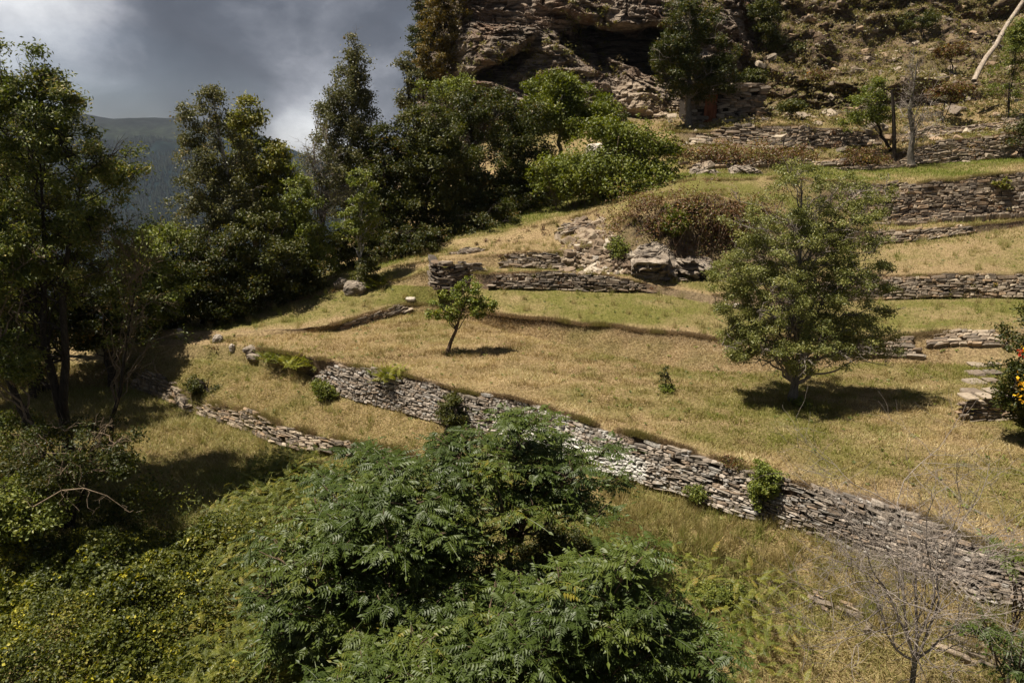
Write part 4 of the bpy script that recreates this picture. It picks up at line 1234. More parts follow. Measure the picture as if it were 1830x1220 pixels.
make_tree('ash_tree', 'leaning dark trunked tree in front of the tallest left tree', 'tree', bs, 17.0,
          [(-20, 470, 90, 80), (20, 650, 60, 50), (40, 780, 60, 40)],
          .14, M['leaf_ash'], M['bark_dark'], 22000, .10, .5, 30, 170, .35, 22, bare=60, barkvis='twig_tan',
          trunk_path=[[bs, at(70, 790, 17.0), at(38, 730, 17.0), at(12, 670, 17.0), at(-10, 560, 17.0), at(-30, 430, 17.0)]])
bs = drop(190, 19.0, 800)
make_tree('bare_tree', 'slender nearly leafless tree with long reaching twigs right of the big left trunks', 'tree', bs, 19.0,
          [(270, 500, 70, 60), (220, 560, 55, 60), (240, 420, 55, 60), (300, 600, 40, 30)],
          .07, M['leaf_ash'], M['bark_dark'], 1600, .09, .5, 30, 60, .4, 23, bare=170, barkvis='twig_tan', twig_r=.010,
          trunk_path=[[bs, at(200, 750, 19.0), at(215, 700, 19.0), at(222, 640, 19.0), at(235, 560, 19.0), at(250, 470, 19.0)]])
bs = drop(120, 15.6, 950)
make_tree('understory_tree', 'leafy lower tree in front of the left trunks with pale dead twigs', 'tree', bs, 15.6,
          [(120, 800, 110, 45), (60, 860, 110, 50), (200, 830, 60, 35)],
          .07, M['leaf_dark'], M['bark_dark'], 15000, .09, .5, 30, 150, .30, 24, shell=.2, bare=80, barkvis='twig_tan', stems=3)
bs = drop(10, 14.4, 950)
make_tree('understory_tree', 'dark bushy tree at the left edge below the trunks', 'tree', bs, 14.4,
          [(10, 900, 60, 45), (60, 920, 60, 35)],
          .07, M['leaf_hazel'], M['bark_dark'], 9000, .10, .55, 30, 200, .3, 25, shell=.2, stems=3, bare=40)
# --- dark fill behind the left trunks
for px, d, cr, lf, lab, sd, nl in (
    (60, 24, [(40, 520, 90, 70), (90, 580, 80, 60), (0, 600, 90, 60)], 'leaf_dark', 'dark bushy tree standing behind the left trunks', 26, 26000),
    (190, 25, [(190, 540, 55, 55), (160, 590, 60, 40), (235, 585, 40, 30)], 'leaf_dark', 'dark bush behind the slender leafless tree at left', 27, 15000),
    (262, 27, [(262, 470, 40, 60), (285, 530, 45, 50), (235, 520, 40, 50)], 'leaf_hazel', 'dark green tree below the gap that shows the far mountain', 29, 17000),
    (30, 26, [(30, 330, 80, 110), (110, 380, 70, 90), (60, 230, 50, 60)], 'leaf_dark', 'darker tree right behind the crown of the tallest left tree', 30, 26000),
    (-60, 22, [(-40, 400, 120, 140), (-60, 560, 120, 120)], 'leaf_dark', 'green tree cut by the left edge behind the tallest one', 28, 26000)):
    make_tree('broadleaf_tree', lab, 'tree', drop(px, d, 640), d, cr, .10, M[lf], M['bark_dark'], nl, .13, .6, 26, 170, .42, sd, shell=.15, stems=3)
for px, d, cr, lf, lab, sd, nl in (
    (290, 28.2, [(270, 575, 45, 28), (310, 560, 40, 25)], 'leaf_dark', 'low dark bush under the trees at the upper left end of the grass', 251, 7000),
    (400, 28.6, [(385, 552, 50, 26), (440, 540, 40, 26)], 'leaf_dark', 'low dark bush beneath the birch and olive trees', 252, 8000),
    (520, 31, [(500, 515, 50, 28), (550, 495, 40, 32)], 'leaf_dark', 'low dark bush beneath the upright leafless twigs', 253, 8000),
    (610, 35, [(590, 450, 45, 38), (630, 440, 40, 38)], 'leaf_dark', 'dark bush at the foot of the tall birch', 254, 9000),
    (720, 35, [(700, 440, 40, 26), (760, 430, 50, 28)], 'leaf_dark', 'low dark bush in the shade of the brownish tree', 255, 8000),
    (850, 37, [(830, 405, 50, 30), (890, 390, 50, 28)], 'leaf_dark', 'low dark bush in the shade of the widest tree', 256, 8000),
    (950, 40, [(940, 360, 40, 30)], 'leaf_dark', 'low dark bush between the wood and the bramble thicket', 257, 6000)):
    make_tree('bush', lab, 'bush', drop(px, d, 640), d, cr, .05, M[lf], M['bark_dark'], nl, .13, .6, 16, 90, .38, sd, shell=.1, stems=3)
# --- middle left row
bs = drop(420, 31, 600)
make_tree('birch_tree', 'thin crowned birch with white stem left of the light green tree', 'tree', bs, 31,
          [(378, 190, 28, 50), (345, 230, 24, 55), (400, 270, 50, 60), (360, 320, 55, 60), (420, 370, 60, 60), (350, 420, 55, 60)],
          .13, M['leaf_birch'], M['bark_birch'], 26000, .12, .6, 50, 330, .36, 31, shell=.2, bare=40, droopy=.4, barkvis='bark_grey', twig_r=.014,
          trunk_path=[[bs, at(417, 400, 31), at(410, 350, 31), at(403, 290, 31), at(388, 230, 31), at(378, 150, 31)]])
bs = drop(455, 33.5, 600)
make_tree('ash_tree', 'light green leafy tree right of the thin birch', 'tree', bs, 33.5,
          [(445, 225, 35, 40), (470, 290, 50, 45), (500, 270, 20, 18), (440, 330, 55, 50), (510, 315, 22, 25), (480, 390, 60, 55)],
          .16, M['leaf_bright'], M['bark_grey'], 26000, .18, .5, 40, 170, .55, 32, shell=.4, twig_r=.016)
spec = [
    (320, 29, [(305, 440, 50, 60), (290, 520, 55, 50), (340, 500, 45, 60)], 'leaf_hazel', 'dark green bushy tree just right of the gap to the far valley', 33, 15000, .13),
    (370, 29, [(370, 470, 60, 60), (360, 530, 60, 40), (420, 500, 50, 50)], 'leaf_dark', 'dark bushy tree below the birch stem', 34, 17000, .13),
    (470, 30, [(470, 430, 55, 55), (455, 490, 60, 45), (510, 470, 50, 50)], 'leaf_olive', 'olive bushy tree below the light green tree', 35, 16000, .13),
    (545, 32, [(540, 370, 40, 60), (530, 430, 45, 50), (560, 440, 45, 55)], 'leaf_hazel', 'green bush tree under the leafless upright twigs', 36, 14000, .13),
]
for px, d, cr, lf, lab, sd, nl, ls in spec:
    make_tree('broadleaf_tree', lab, 'tree', drop(px, d, 600), d, cr, .10, M[lf], M['bark_dark'], nl, ls, .6, 26, 130, .45, sd, shell=.2, stems=2, group=None, bare=20)
bs = drop(618, 38, 600)
make_tree('birch_tree', 'tall birch with the highest drooping crown against the grey sky', 'tree', bs, 38,
          [(635, 110, 26, 36), (615, 150, 36, 34), (652, 165, 22, 34), (600, 200, 34, 32), (645, 225, 32, 42), (615, 270, 45, 50), (640, 330, 50, 60)],
          .16, M['leaf_birch'], M['bark_birch'], 42000, .13, .6, 60, 330, .42, 37, shell=.15, droopy=.5, bare=30, barkvis='bark_grey', twig_r=.015,
          trunk_path=[[bs, at(622, 380, 38), at(625, 300, 38), at(628, 220, 38), at(632, 150, 38), at(640, 80, 38)]])
bs = drop(575, 35, 600)
make_tree('bare_tree', 'cluster of upright leafless twigs left of the tall birch', 'tree', bs, 35,
          [(575, 290, 28, 50), (560, 330, 30, 60), (600, 330, 25, 50)], .07, M['leaf_birch'], M['bark_grey'], 3500, .12, .6, 40, 70, .5, 38, bare=220, barkvis='twig_pale', stems=4, twig_r=.014)
bs = drop(646, 31.5, 600)
make_tree('young_tree', 'young green tree with a thin pale stem above the boulders', 'tree', bs, 31.5,
          [(648, 350, 26, 40), (640, 400, 32, 35), (662, 385, 25, 30)], .045, M['leaf_hazel'], M['bark_birch'], 6000, .12, .6, 22, 80, .3, 39, shell=.2,
          trunk_path=[[bs, at(645, 460, 31.5), at(644, 420, 31.5), at(648, 330, 31.5)]])
# --- dark mass
spec = [
    (690, 37, [(690, 290, 50, 55), (700, 350, 55, 55), (690, 410, 50, 40)], 'leaf_dark', 'green tree filling the gap between the tall birch and the dark tree', 41, 22000),
    (760, 38, [(770, 220, 60, 45), (740, 290, 65, 55), (790, 300, 70, 70), (760, 370, 70, 60)], 'leaf_olive', 'brownish dark tree in the middle with arching branches', 42, 42000),
    (860, 41, [(850, 190, 60, 35), (870, 260, 70, 60), (830, 330, 65, 60), (890, 350, 60, 55)], 'leaf_dark', 'widest dark tree below the cliff left end', 43, 42000),
    (930, 42, [(930, 220, 45, 45), (945, 290, 45, 50), (920, 360, 45, 50)], 'leaf_dark', 'dark tree at the right end of the wood beside the bramble thicket', 44, 22000),
]
for px, d, cr, lf, lab, sd, nl in spec:
    make_tree('broadleaf_tree', lab, 'tree', drop(px, d, 500), d, cr, .18, M[lf], M['bark_dark'], nl, .16, .6, 40, 230, .55, sd, shell=.3, stems=2, twig_r=.016, droopy=.15)
make_tree('broadleaf_tree', 'fresh green tree with hanging leaves in front of the cliff', 'tree', drop(1000, 46, 400), 46,
          [(985, 185, 50, 48), (1040, 200, 45, 45), (950, 200, 40, 40), (1075, 195, 25, 25), (1010, 160, 35, 30)], .16, M['leaf_thicket'], M['bark_grey'], 30000, .2, .55, 34, 200, .6, 45, shell=.3, twig_r=.018, droopy=.3)
make_tree('broadleaf_tree', 'small dark green tree right of the fresh green one under the overhang', 'tree', drop(1110, 43, 400), 43,
          [(1105, 240, 28, 30), (1130, 265, 25, 22), (1095, 275, 25, 20)], .1, M['leaf_dark'], M['bark_dark'], 9000, .16, .55, 20, 80, .45, 46, shell=.2)
# --- cliff edge trees
cl_ = [
    (800, 62, [(790, 40, 40, 50), (775, 100, 30, 50), (815, 90, 28, 40), (790, -20, 45, 40)], 'leaf_yellow', 'yellowing tree on the left edge of the cliff', 47, 17000, 150),
    (765, 66, [(760, 20, 22, 50), (750, 80, 18, 40), (770, 130, 25, 30)], 'leaf_dark', 'dark green tree on the outer left rim of the cliff', 48, 12000, 110),
    (735, 60, [(725, 115, 14, 18), (738, 140, 12, 18), (728, 180, 18, 22)], 'leaf_birch', 'small thin tree leaning out from the cliff foot at left', 49, 4000, 45),
    (800, 57, [(790, 165, 40, 25), (830, 160, 30, 22)], 'leaf_hazel', 'pale flowering bush at the left foot of the cliff', 50, 8000, 70),
]
for px, d, cr, lf, lab, sd, nl, nc in cl_:
    bs = drop(px, d, 300)
    lo = at(cr[-1][0], cr[-1][1] + cr[-1][3] * 1.6, d)
    bs[2] = max(bs[2], lo[2]) if bs[2] > lo[2] - 12 else lo[2]
    make_tree('cliff_tree', lab, 'tree', bs, d, cr, .13, M[lf], M['bark_dark'], nl, .2, .6, 22, nc, .6, sd, shell=.2, stems=2, twig_r=.02)

# --- hut tree and hut
bs = hit(1226, 220); D = 49.0; bs = drop(1226, 49, 300)
make_tree('broadleaf_tree', 'dark tree with pale dead twigs overhanging the stone hut', 'tree', bs, D,
          [(1215, 70, 45, 45), (1260, 90, 55, 45), (1200, 120, 35, 35), (1285, 130, 40, 35), (1240, 140, 40, 40), (1240, 20, 45, 30), (1190, 90, 25, 25)],
          .2, M['leaf_dark'], M['bark_grey'], 34000, .17, .55, 46, 250, .5, 51, shell=.2, bare=60, barkvis='twig_pale', twig_r=.018, droopy=.25)
# hut
hb = drop(1285, 50.2, 300); hb[2] -= .1
hutx = hb[0]; huty = hb[1]; hutz = hb[2]
root = thing('stone_hut', 'small ruined stone hut with a low slab roof under the overhanging dark tree', 'hut', (hutx, huty, hutz))
bf = Buf(); rng = np.random.default_rng(61)
wl, wr_, hf = -2.6, 2.7, 2.3


def seg_wall(bf, pts, h0, h1, size=.42, course=.16):
    pts = np.array(pts, float)
    bo = np.stack([hutx + pts[:, 0], huty + pts[:, 1], np.full(len(pts), hutz + h0)], -1); to = bo.copy(); to[:, 2] = hutz + h1
    wall_between(bo, to, bf, rng, size, course, .02, depth=.22)


seg_wall(bf, [(-2.6, 0), (-2.0, 0), (-1.35, 0)], -.3, 2.1)
seg_wall(bf, [(-.45, 0), (.6, 0), (1.6, -.1), (2.7, -.1)], -.3, 2.3)
seg_wall(bf, [(-1.35, 0), (-.9, 0), (-.45, 0)], 1.75, 2.1)
seg_wall(bf, [(2.7, -.1), (2.72, 1), (2.75, 2.5)], -.3, 2.5)
bf.build('wall', M['stone_mid'], root, smooth_=False)
bk = Buf()


def boxv(x0, x1, y0, y1, z0, z1):
    v = np.array([[x, y, z] for x in (x0, x1) for y in (y0, y1) for z in (z0, z1)], float) + np.array([hutx, huty, hutz])
    q = np.array([[0, 1, 3, 2], [4, 6, 7, 5], [0, 4, 5, 1], [2, 3, 7, 6], [0, 2, 6, 4], [1, 5, 7, 3]])
    return v, q


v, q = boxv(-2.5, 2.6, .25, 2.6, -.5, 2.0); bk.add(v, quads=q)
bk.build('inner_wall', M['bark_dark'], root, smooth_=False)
dm = bark_mat('old_door', [(.3, (.10, .035, .018)), (.5, (.24, .085, .04)), (.8, (.36, .16, .08))], 6, .3)
bk = Buf()
for k in range(4):
    v, q = boxv(-1.33 + k * .22, -1.33 + k * .22 + .2, .1, .16, -.1, 1.75); bk.add(v, quads=q)
bk.build('door', dm, root, smooth_=False)
bk = Buf()
for k in range(9):
    for j in range(3):
        v, q = boxv(-2.9 + k * .65, -2.9 + k * .65 + .7, -.35 + j * 1.0, .75 + j * 1.0, 2.12 + j * .18 + (k % 2) * .05, 2.24 + j * .18 + (k % 2) * .05)
        v += rng.normal(size=v.shape) * .035
        bk.add(v, quads=q, a=rng.uniform())
bk.build('roof', M['stone_dark'], root, smooth_=False)

# --- upper right plants
bush('bush', 'round dark evergreen bush high on the rocky slope', 1500, 60, 76, [(1500, 48, 34, 18), (1515, 30, 26, 14), (1490, 25, 16, 10)], M['leaf_dark'], 11000, .22, 71, clump=.5)
bush('bush', 'yellow green broom like bush right of the overhang', 1372, 60, 66, [(1370, 40, 30, 35), (1360, 10, 28, 20), (1385, 70, 20, 20)], M['leaf_olive'], 8000, .2, 72, clump=.5)
bs = hit(1590, 270); bs = drop(1590, 46, 300)
make_tree('small_tree', 'small green tree leaning left above the pale wall', 'tree', bs, 46, [(1560, 165, 28, 24), (1540, 195, 28, 24), (1575, 200, 22, 25), (1525, 220, 18, 16)],
          .1, M['leaf_hazel'], M['bark_dark'], 7000, .15, .55, 20, 90, .4, 73, shell=.2, bare=40, barkvis='twig_pale')
bs = drop(1597, 45.2, 300)
root = thing('tree_stump', 'blackened straight dead trunk right of the small leaning tree', 'tree', bs)
bf = Buf(); tube(bf, [bs - [0, 0, .3], at(1598, 240, 45.2), at(1597, 200, 45.2), at(1594, 160, 45.2)], [.15, .13, .11, .08], 8, rough=.1, rng=rng); bf.build('trunk', M['bark_dark'], root)
bs = hit(1629, 298)
make_tree('bare_tree', 'gnarled leafless tree at the right side of the blackened trunk', 'tree', bs, bs[1], [(1640, 190, 45, 50), (1630, 130, 22, 50), (1660, 220, 30, 20)],
          .2, M['leaf_birch'], M['bark_grey'], 300, .12, .6, 26, 40, .5, 74, bare=190, barkvis='twig_pale', twig_r=.016,
          trunk_path=[[bs, at(1627, 275, bs[1]), at(1632, 240, bs[1]), at(1625, 200, bs[1]), at(1632, 160, bs[1]), at(1640, 105, bs[1])]])
a0 = at(1748, 128, 54); a1 = at(1836, -12, 57)
root = thing('leaning_dead_trunk', 'bare pale dead trunk leaning to the right in the top right corner', 'tree', a0)
bf = Buf(); t = np.linspace(0, 1, 12)[:, None]
pp = (a0 + (a0 - a1) * .12) * (1 - t) + (a1 + (a1 - a0) * .5) * t + np.random.default_rng(3).normal(size=(12, 3)) * .035
tube(bf, pp, np.linspace(.19, .11, 12), 9, rough=.14, rng=rng); bf.build('trunk', M['wood_dead'], root)
for k in range(7):
    bf = Buf(); a_ = pp[rng.integers(3, 11)]; tube(bf, curve(a_, a_ + unit(rng.normal(size=3)) * rng.uniform(.3, .9), rng, 4), [.05, .04, .03, .015], 4)
    bf.build('branch_stub', M['wood_dead'], root)
bush('bush', 'loose green bush under the leaning dead trunk at the right edge', 1815, 130, 52, [(1815, 90, 25, 40), (1800, 150, 35, 22), (1825, 50, 18, 30)], M['leaf_hazel'], 6500, .15, 75, clump=.5, bare=40)
for px, d, cr, lf, lab, sd in (
    (1420, 66, [(1420, 90, 20, 14), (1435, 80, 14, 10)], 'leaf_olive', 'olive bush on the slope between the overhang tree and the round evergreen', 261),
    (1455, 60, [(1455, 140, 22, 10)], 'leaf_rusty', 'flat brown bush on the slope above the pale wall', 262),
    (1640, 70, [(1640, 40, 30, 14), (1660, 30, 20, 10)], 'leaf_olive', 'low olive bush at the top of the slope, left of the leaning dead trunk', 263),
    (1700, 62, [(1700, 90, 24, 12)], 'leaf_rusty', 'dull brown bush just left of the leaning dead trunk', 264),
    (1600, 78, [(1600, 10, 36, 14)], 'leaf_hazel', 'dark green bush at the top edge right of the round evergreen', 265),
    (1690, 52, [(1690, 165, 34, 14), (1720, 158, 20, 10)], 'leaf_rusty', 'greyish bramble bush above the highest wall, right of the gnarled bare tree', 266),
    (1415, 49, [(1415, 190, 18, 8)], 'leaf_olive', 'small low bush on the grass right of the stone hut', 267),
    (1350, 58, [(1350, 140, 16, 16)], 'leaf_olive', 'small bush against the rock right of the dark overhanging tree', 268)):
    bush('bush', lab, px, 150, d, cr, M[lf], 3500, .17, sd, clump=.4, n_clump=60)
bush('bush', 'large dark bush on the top wall at the right edge', 1860, 230, 45, [(1850, 230, 40, 28), (1890, 190, 40, 50)], M['leaf_dark'], 8000, .16, 76, clump=.5)

# --- thickets (named masses with their own shape)
def thicket(name, label, crowns, d, leaf, n, ls, seed, base_px, tint=None, amp=1.2, cat='thicket', stemmat='twig_tan', nst=80, flat=.75):
    rng = np.random.default_rng(seed)
    base = drop(base_px[0], d, base_px[1])
    root = thing(name, label, cat, base)
    P, O = crown_pts(crowns, d, n, rng, .82, flat)
    n_ = len(P)
    lump = fbm(P[:, 0] * 1.1, P[:, 1] * 1.1, P[:, 2] * 1.1, 4, seed)
    cen = np.array([P[:, 0].mean(), P[:, 1].mean(), P[:, 2].min()])
    P = P + O * (lump + .6 * fbm(P[:, 0] * 3, P[:, 1] * 3, P[:, 2] * 3, 2, seed + 1))[:, None] * amp + rng.normal(size=P.shape) * .07
    k = O[:, 2] > -.35
    lb = Buf(); P = P[k]; O = O[k]; lump = lump[k]
    tn = 0.0 if tint is None else np.clip((fbm(P[:, 0] * .9, P[:, 1] * .9, P[:, 2] * .9, 3, seed + 4) - tint) * 4, 0, 1)
    leaves(lb, P, ls, ls * .75, rng, up=.7, out=O * .6, rnd=np.clip(rng.uniform(0, 1, len(P)) * .7 + .3 * (lump + .5), 0, 1), tint=tn, fold=.12)
    lb.build('foliage', leaf, root, smooth_=False)
    sb = Buf()
    for i in range(nst):
        e = P[rng.integers(len(P))]; a_ = np.array([e[0] * .7 + cen[0] * .3, e[1], cen[2]])
        a_[2] = min(a_[2], e[2]); tube(sb, curve(a_, e, rng, 6, .2, .05), np.linspace(.018, .008, 6), 3)
    sb.build('stems', M[stemmat], root)['kind'] = 'stuff'
    return root


thicket('bramble_thicket', 'bright green bramble thicket below the cliff foot, right of the dark wood',
        [(1060, 300, 80, 32), (1110, 330, 85, 28), (1010, 325, 50, 38), (1150, 305, 55, 25), (1040, 345, 50, 25), (1180, 270, 35, 25), (1130, 255, 40, 25), (1080, 240, 30, 22)], 38.5, M['leaf_thicket'], 42000, .15, 81, (1080, 400))
thicket('bramble_thicket', 'brown and rusty bramble bank over the pale rock outcrop',
        [(1150, 395, 64, 40), (1220, 390, 80, 36), (1290, 410, 70, 45), (1125, 425, 45, 42), (1260, 450, 70, 34), (1200, 362, 70, 22), (1310, 375, 70, 30), (1310, 470, 40, 40)], 31.6, M['leaf_rusty'], 42000, .10, 82, (1200, 480), amp=1.9, nst=420, stemmat='bark_brown')
thicket('bramble_thicket', 'green brown bramble bank under the pale upper wall', [(1250, 275, 50, 14), (1330, 280, 70, 16), (1400, 278, 50, 14), (1280, 295, 40, 10)], 43.0, M['leaf_rusty'], 13000, .13, 83, (1320, 300), nst=60)
bush('bush', 'small bright green bush growing on the rusty bramble bank', 1208, 420, 30.6, [(1208, 398, 22, 20), (1200, 380, 14, 10)], M['leaf_thicket'], 3000, .12, 84)
bush('bush', 'dark brambly bush left of the blackened trunk', 1540, 290, 44.2, [(1540, 282, 45, 16)], M['leaf_rusty'], 4000, .13, 85)
bush('bush', 'green bush at the left foot of the rusty bramble bank', 1100, 470, 30.0, [(1105, 442, 16, 22)], M['leaf_hazel'], 1600, .1, 86)

# --- shrubs on the meadow wall and around
bush('bush', 'dark green leafy shrub growing out of the long pale wall', 1362, 905, None, [(1358, 868, 30, 32), (1362, 835, 18, 16), (1385, 855, 20, 20), (1365, 895, 26, 16)], M['leaf_apple'], 7500, .06, 91, clump=.14, n_clump=110)
bush('bush', 'grey green low shrub at the foot of the long pale wall', 1255, 895, None, [(1245, 878, 22, 14), (1268, 888, 16, 10)], M['leaf_hazel'], 3500, .06, 92, clump=.12)
bush('bush', 'olive bush at the foot of the long wall behind the foreground tree top', 808, 765, None, [(808, 738, 30, 30), (812, 708, 18, 15), (830, 750, 25, 18)], M['leaf_olive'], 7500, .075, 93, clump=.18, n_clump=120, bare=30)
bush('bush', 'small dark bush beside the left end of the long wall', 590, 712, None, [(585, 700, 18, 14), (570, 690, 16, 12)], M['leaf_hazel'], 2500, .08, 94, clump=.15)
bush('bush', 'loose grey green bush behind the boulders', 655, 512, None, [(655, 482, 26, 22), (668, 465, 18, 14), (645, 498, 20, 12)], M['leaf_olive'], 4200, .09, 95, clump=.2, bare=30)
bush('sapling', 'tiny upright sapling with a leafy foot in the middle of the mown meadow', 1190, 698, None, [(1190, 668, 9, 22), (1180, 672, 6, 14)], M['leaf_olive'], 260, .07, 96, clump=.1, n_clump=30, n_limb=10, cat='sapling', trunk=.012, bare=10)
bush('plant', 'leafy green clump around the tiny sapling on the meadow', 1192, 699, None, [(1190, 693, 17, 5)], M['leaf_apple'], 420, .09, 97, clump=.12, cat='plant', n_clump=24, n_limb=6, trunk=.01)
bush('plant', 'green weeds at the foot of the large meadow tree', 1428, 722, None, [(1430, 717, 20, 6)], M['leaf_apple'], 420, .09, 98, clump=.12, cat='plant', n_clump=24, n_limb=6, trunk=.01)
bush('bush', 'dark ivy covered bush on the left end of the lower wall', 365, 700, None, [(350, 690, 18, 20), (385, 705, 22, 18), (400, 725, 20, 14)], M['leaf_olive'], 5000, .08, 99, clump=.18)
bush('bush', 'rusty brown patch of shrub above the long wall near the dark shrub', 1306, 832, None, [(1306, 826, 22, 8)], M['leaf_rusty'], 1600, .05, 100, clump=.1, n_clump=40)
bush('bush', 'big leaved green weed on the tall wall at the right edge', 1788, 345, None, [(1790, 328, 14, 10)], M['leaf_bright'], 240, .22, 101, clump=.2, n_clump=20, n_limb=6)

# flowering bush at right edge
bs = hit(1830, 800); bs = drop(1868, bs[1] + .3, 700)
D = bs[1]
fbx = make_tree('flowering_bush', 'dark bush with yellow and red blossoms at the right edge', 'bush', bs, D, [(1835, 640, 55, 70), (1850, 730, 62, 55), (1870, 580, 50, 50), (1900, 680, 70, 100), (1815, 700, 30, 45)],
                .08, M['leaf_dark'], M['bark_dark'], 26000, .085, .6, 30, 240, .26, 111, shell=.3, stems=3, up=.3)
rng = np.random.default_rng(6)
for (fx, fy, n, r) in ((1828, 630, 18, .85), (1829, 678, 22, .2), (1824, 705, 14, .2)):
    q = at(fx, fy, D - .75) + rng.normal(size=(n, 3)) * np.array([.08, .06, .10])
    bf = Buf(); leaves(bf, q, .09, .07, rng, up=0, rnd=np.clip(r + rng.normal(size=n) * .15, 0, 1)); bf.build('blossom', M['petal'], fbx, smooth_=False)


# ------------------------------------------------------------------ fronds: ailanthus, ferns
def frond_mesh(L, npairs, lw, ll, rng, sag=.55, leaflet_sag=.5):
    """returns verts, quads in a local frame: x along the rachis, z up"""
    V = []; Q = []
    def path(t):
        return np.array([L * (t - .12 * sag * t * t), 0, L * (.16 * t - sag * .55 * t * t)])
    n = 0
    for k in range(7):
        a_ = path(k / 7); b_ = path((k + 1) / 7); w_ = .006 * (L / .6)
        V += [a_ + [0, -w_, 0], a_ + [0, w_, 0], b_ + [0, w_ * .8, 0], b_ + [0, -w_ * .8, 0]]; Q.append([n, n + 1, n + 2, n + 3]); n += 4
    for k in range(npairs):
        t = .16 + .84 * (k + .5) / npairs
        sz = math.sin(min(1, .25 + t * .95) * PI) ** .5 * ll if t > .5 else ll * (.75 + .5 * t)
        for s in (-1, 1):
            a_ = path(min(t + (.02 if s > 0 else 0), 1))
            dr = np.array([.42 + rng.normal() * .08, s, -.15 - leaflet_sag * rng.uniform(.3, 1.2)]); dr /= np.linalg.norm(dr)
            sd = np.array([1, -s * .42, 0.]); sd /= np.linalg.norm(sd)
            wv = lw * rng.uniform(.8, 1.15); z = sz * rng.uniform(.85, 1.1)
            mid_ = a_ + dr * z * .42 + np.array([0, 0, .10 * z]); tip = a_ + dr * z - np.array([0, 0, .12 * z])
            V += [a_, mid_ + sd * wv, tip, mid_ - sd * wv]; Q.append([n, n + 1, n + 2, n + 3]); n += 4
    a_ = path(1); V += [a_, a_ + [ll * .4, lw, 0], a_ + [ll, 0, -.1 * ll], a_ + [ll * .4, -lw, 0]]; Q.append([n, n + 1, n + 2, n + 3])
    return np.array(V), np.array(Q)


def place_fronds(buf, origins, dirs, protos, rng, scale, rndf=None, roll=.25, tint=0.0):
    """dirs: unit horizontal-ish outward directions (with elevation)"""
    pid = rng.integers(len(protos), size=len(origins))
    for k, (V, Q) in enumerate(protos):
        m = np.where(pid == k)[0]
        if not len(m): continue
        x = unit(dirs[m]); up = np.tile([0, 0, 1.0], (len(m), 1)) + rng.normal(size=(len(m), 3)) * roll
        y = unit(np.cross(up, x)); z = np.cross(x, y)
        s = scale * rng.uniform(.75, 1.15, len(m)) if np.isscalar(scale) else scale[m]
        v = (V[None, :, 0:1] * x[:, None] + V[None, :, 1:2] * y[:, None] + V[None, :, 2:3] * z[:, None]) * s[:, None, None] + origins[m][:, None, :]
        q = Q[None] + (np.arange(len(m)) * len(V))[:, None, None]
        r = rng.uniform(0, 1, len(m)) if rndf is None else rndf[m]
        rr = np.clip(np.repeat(r, len(Q)) * .8 + rng.uniform(0, .2, len(m) * len(Q)), 0, 1)
        buf.add(v.reshape(-1, 3), quads=q.reshape(-1, 4), a=rr, b=tint)


rngf = np.random.default_rng(40)
AIL = [frond_mesh(rngf.uniform(.55, .8), int(rngf.integers(7, 11)), rngf.uniform(.028, .037), rngf.uniform(.15, .19), rngf, sag=rngf.uniform(.15, 1.0), leaflet_sag=rngf.uniform(.1, 1.0)) for _ in range(14)]
FERN = [frond_mesh(.7, 13, .017, .15, rngf, sag=rngf.uniform(.5, .9), leaflet_sag=.2) for _ in range(4)]


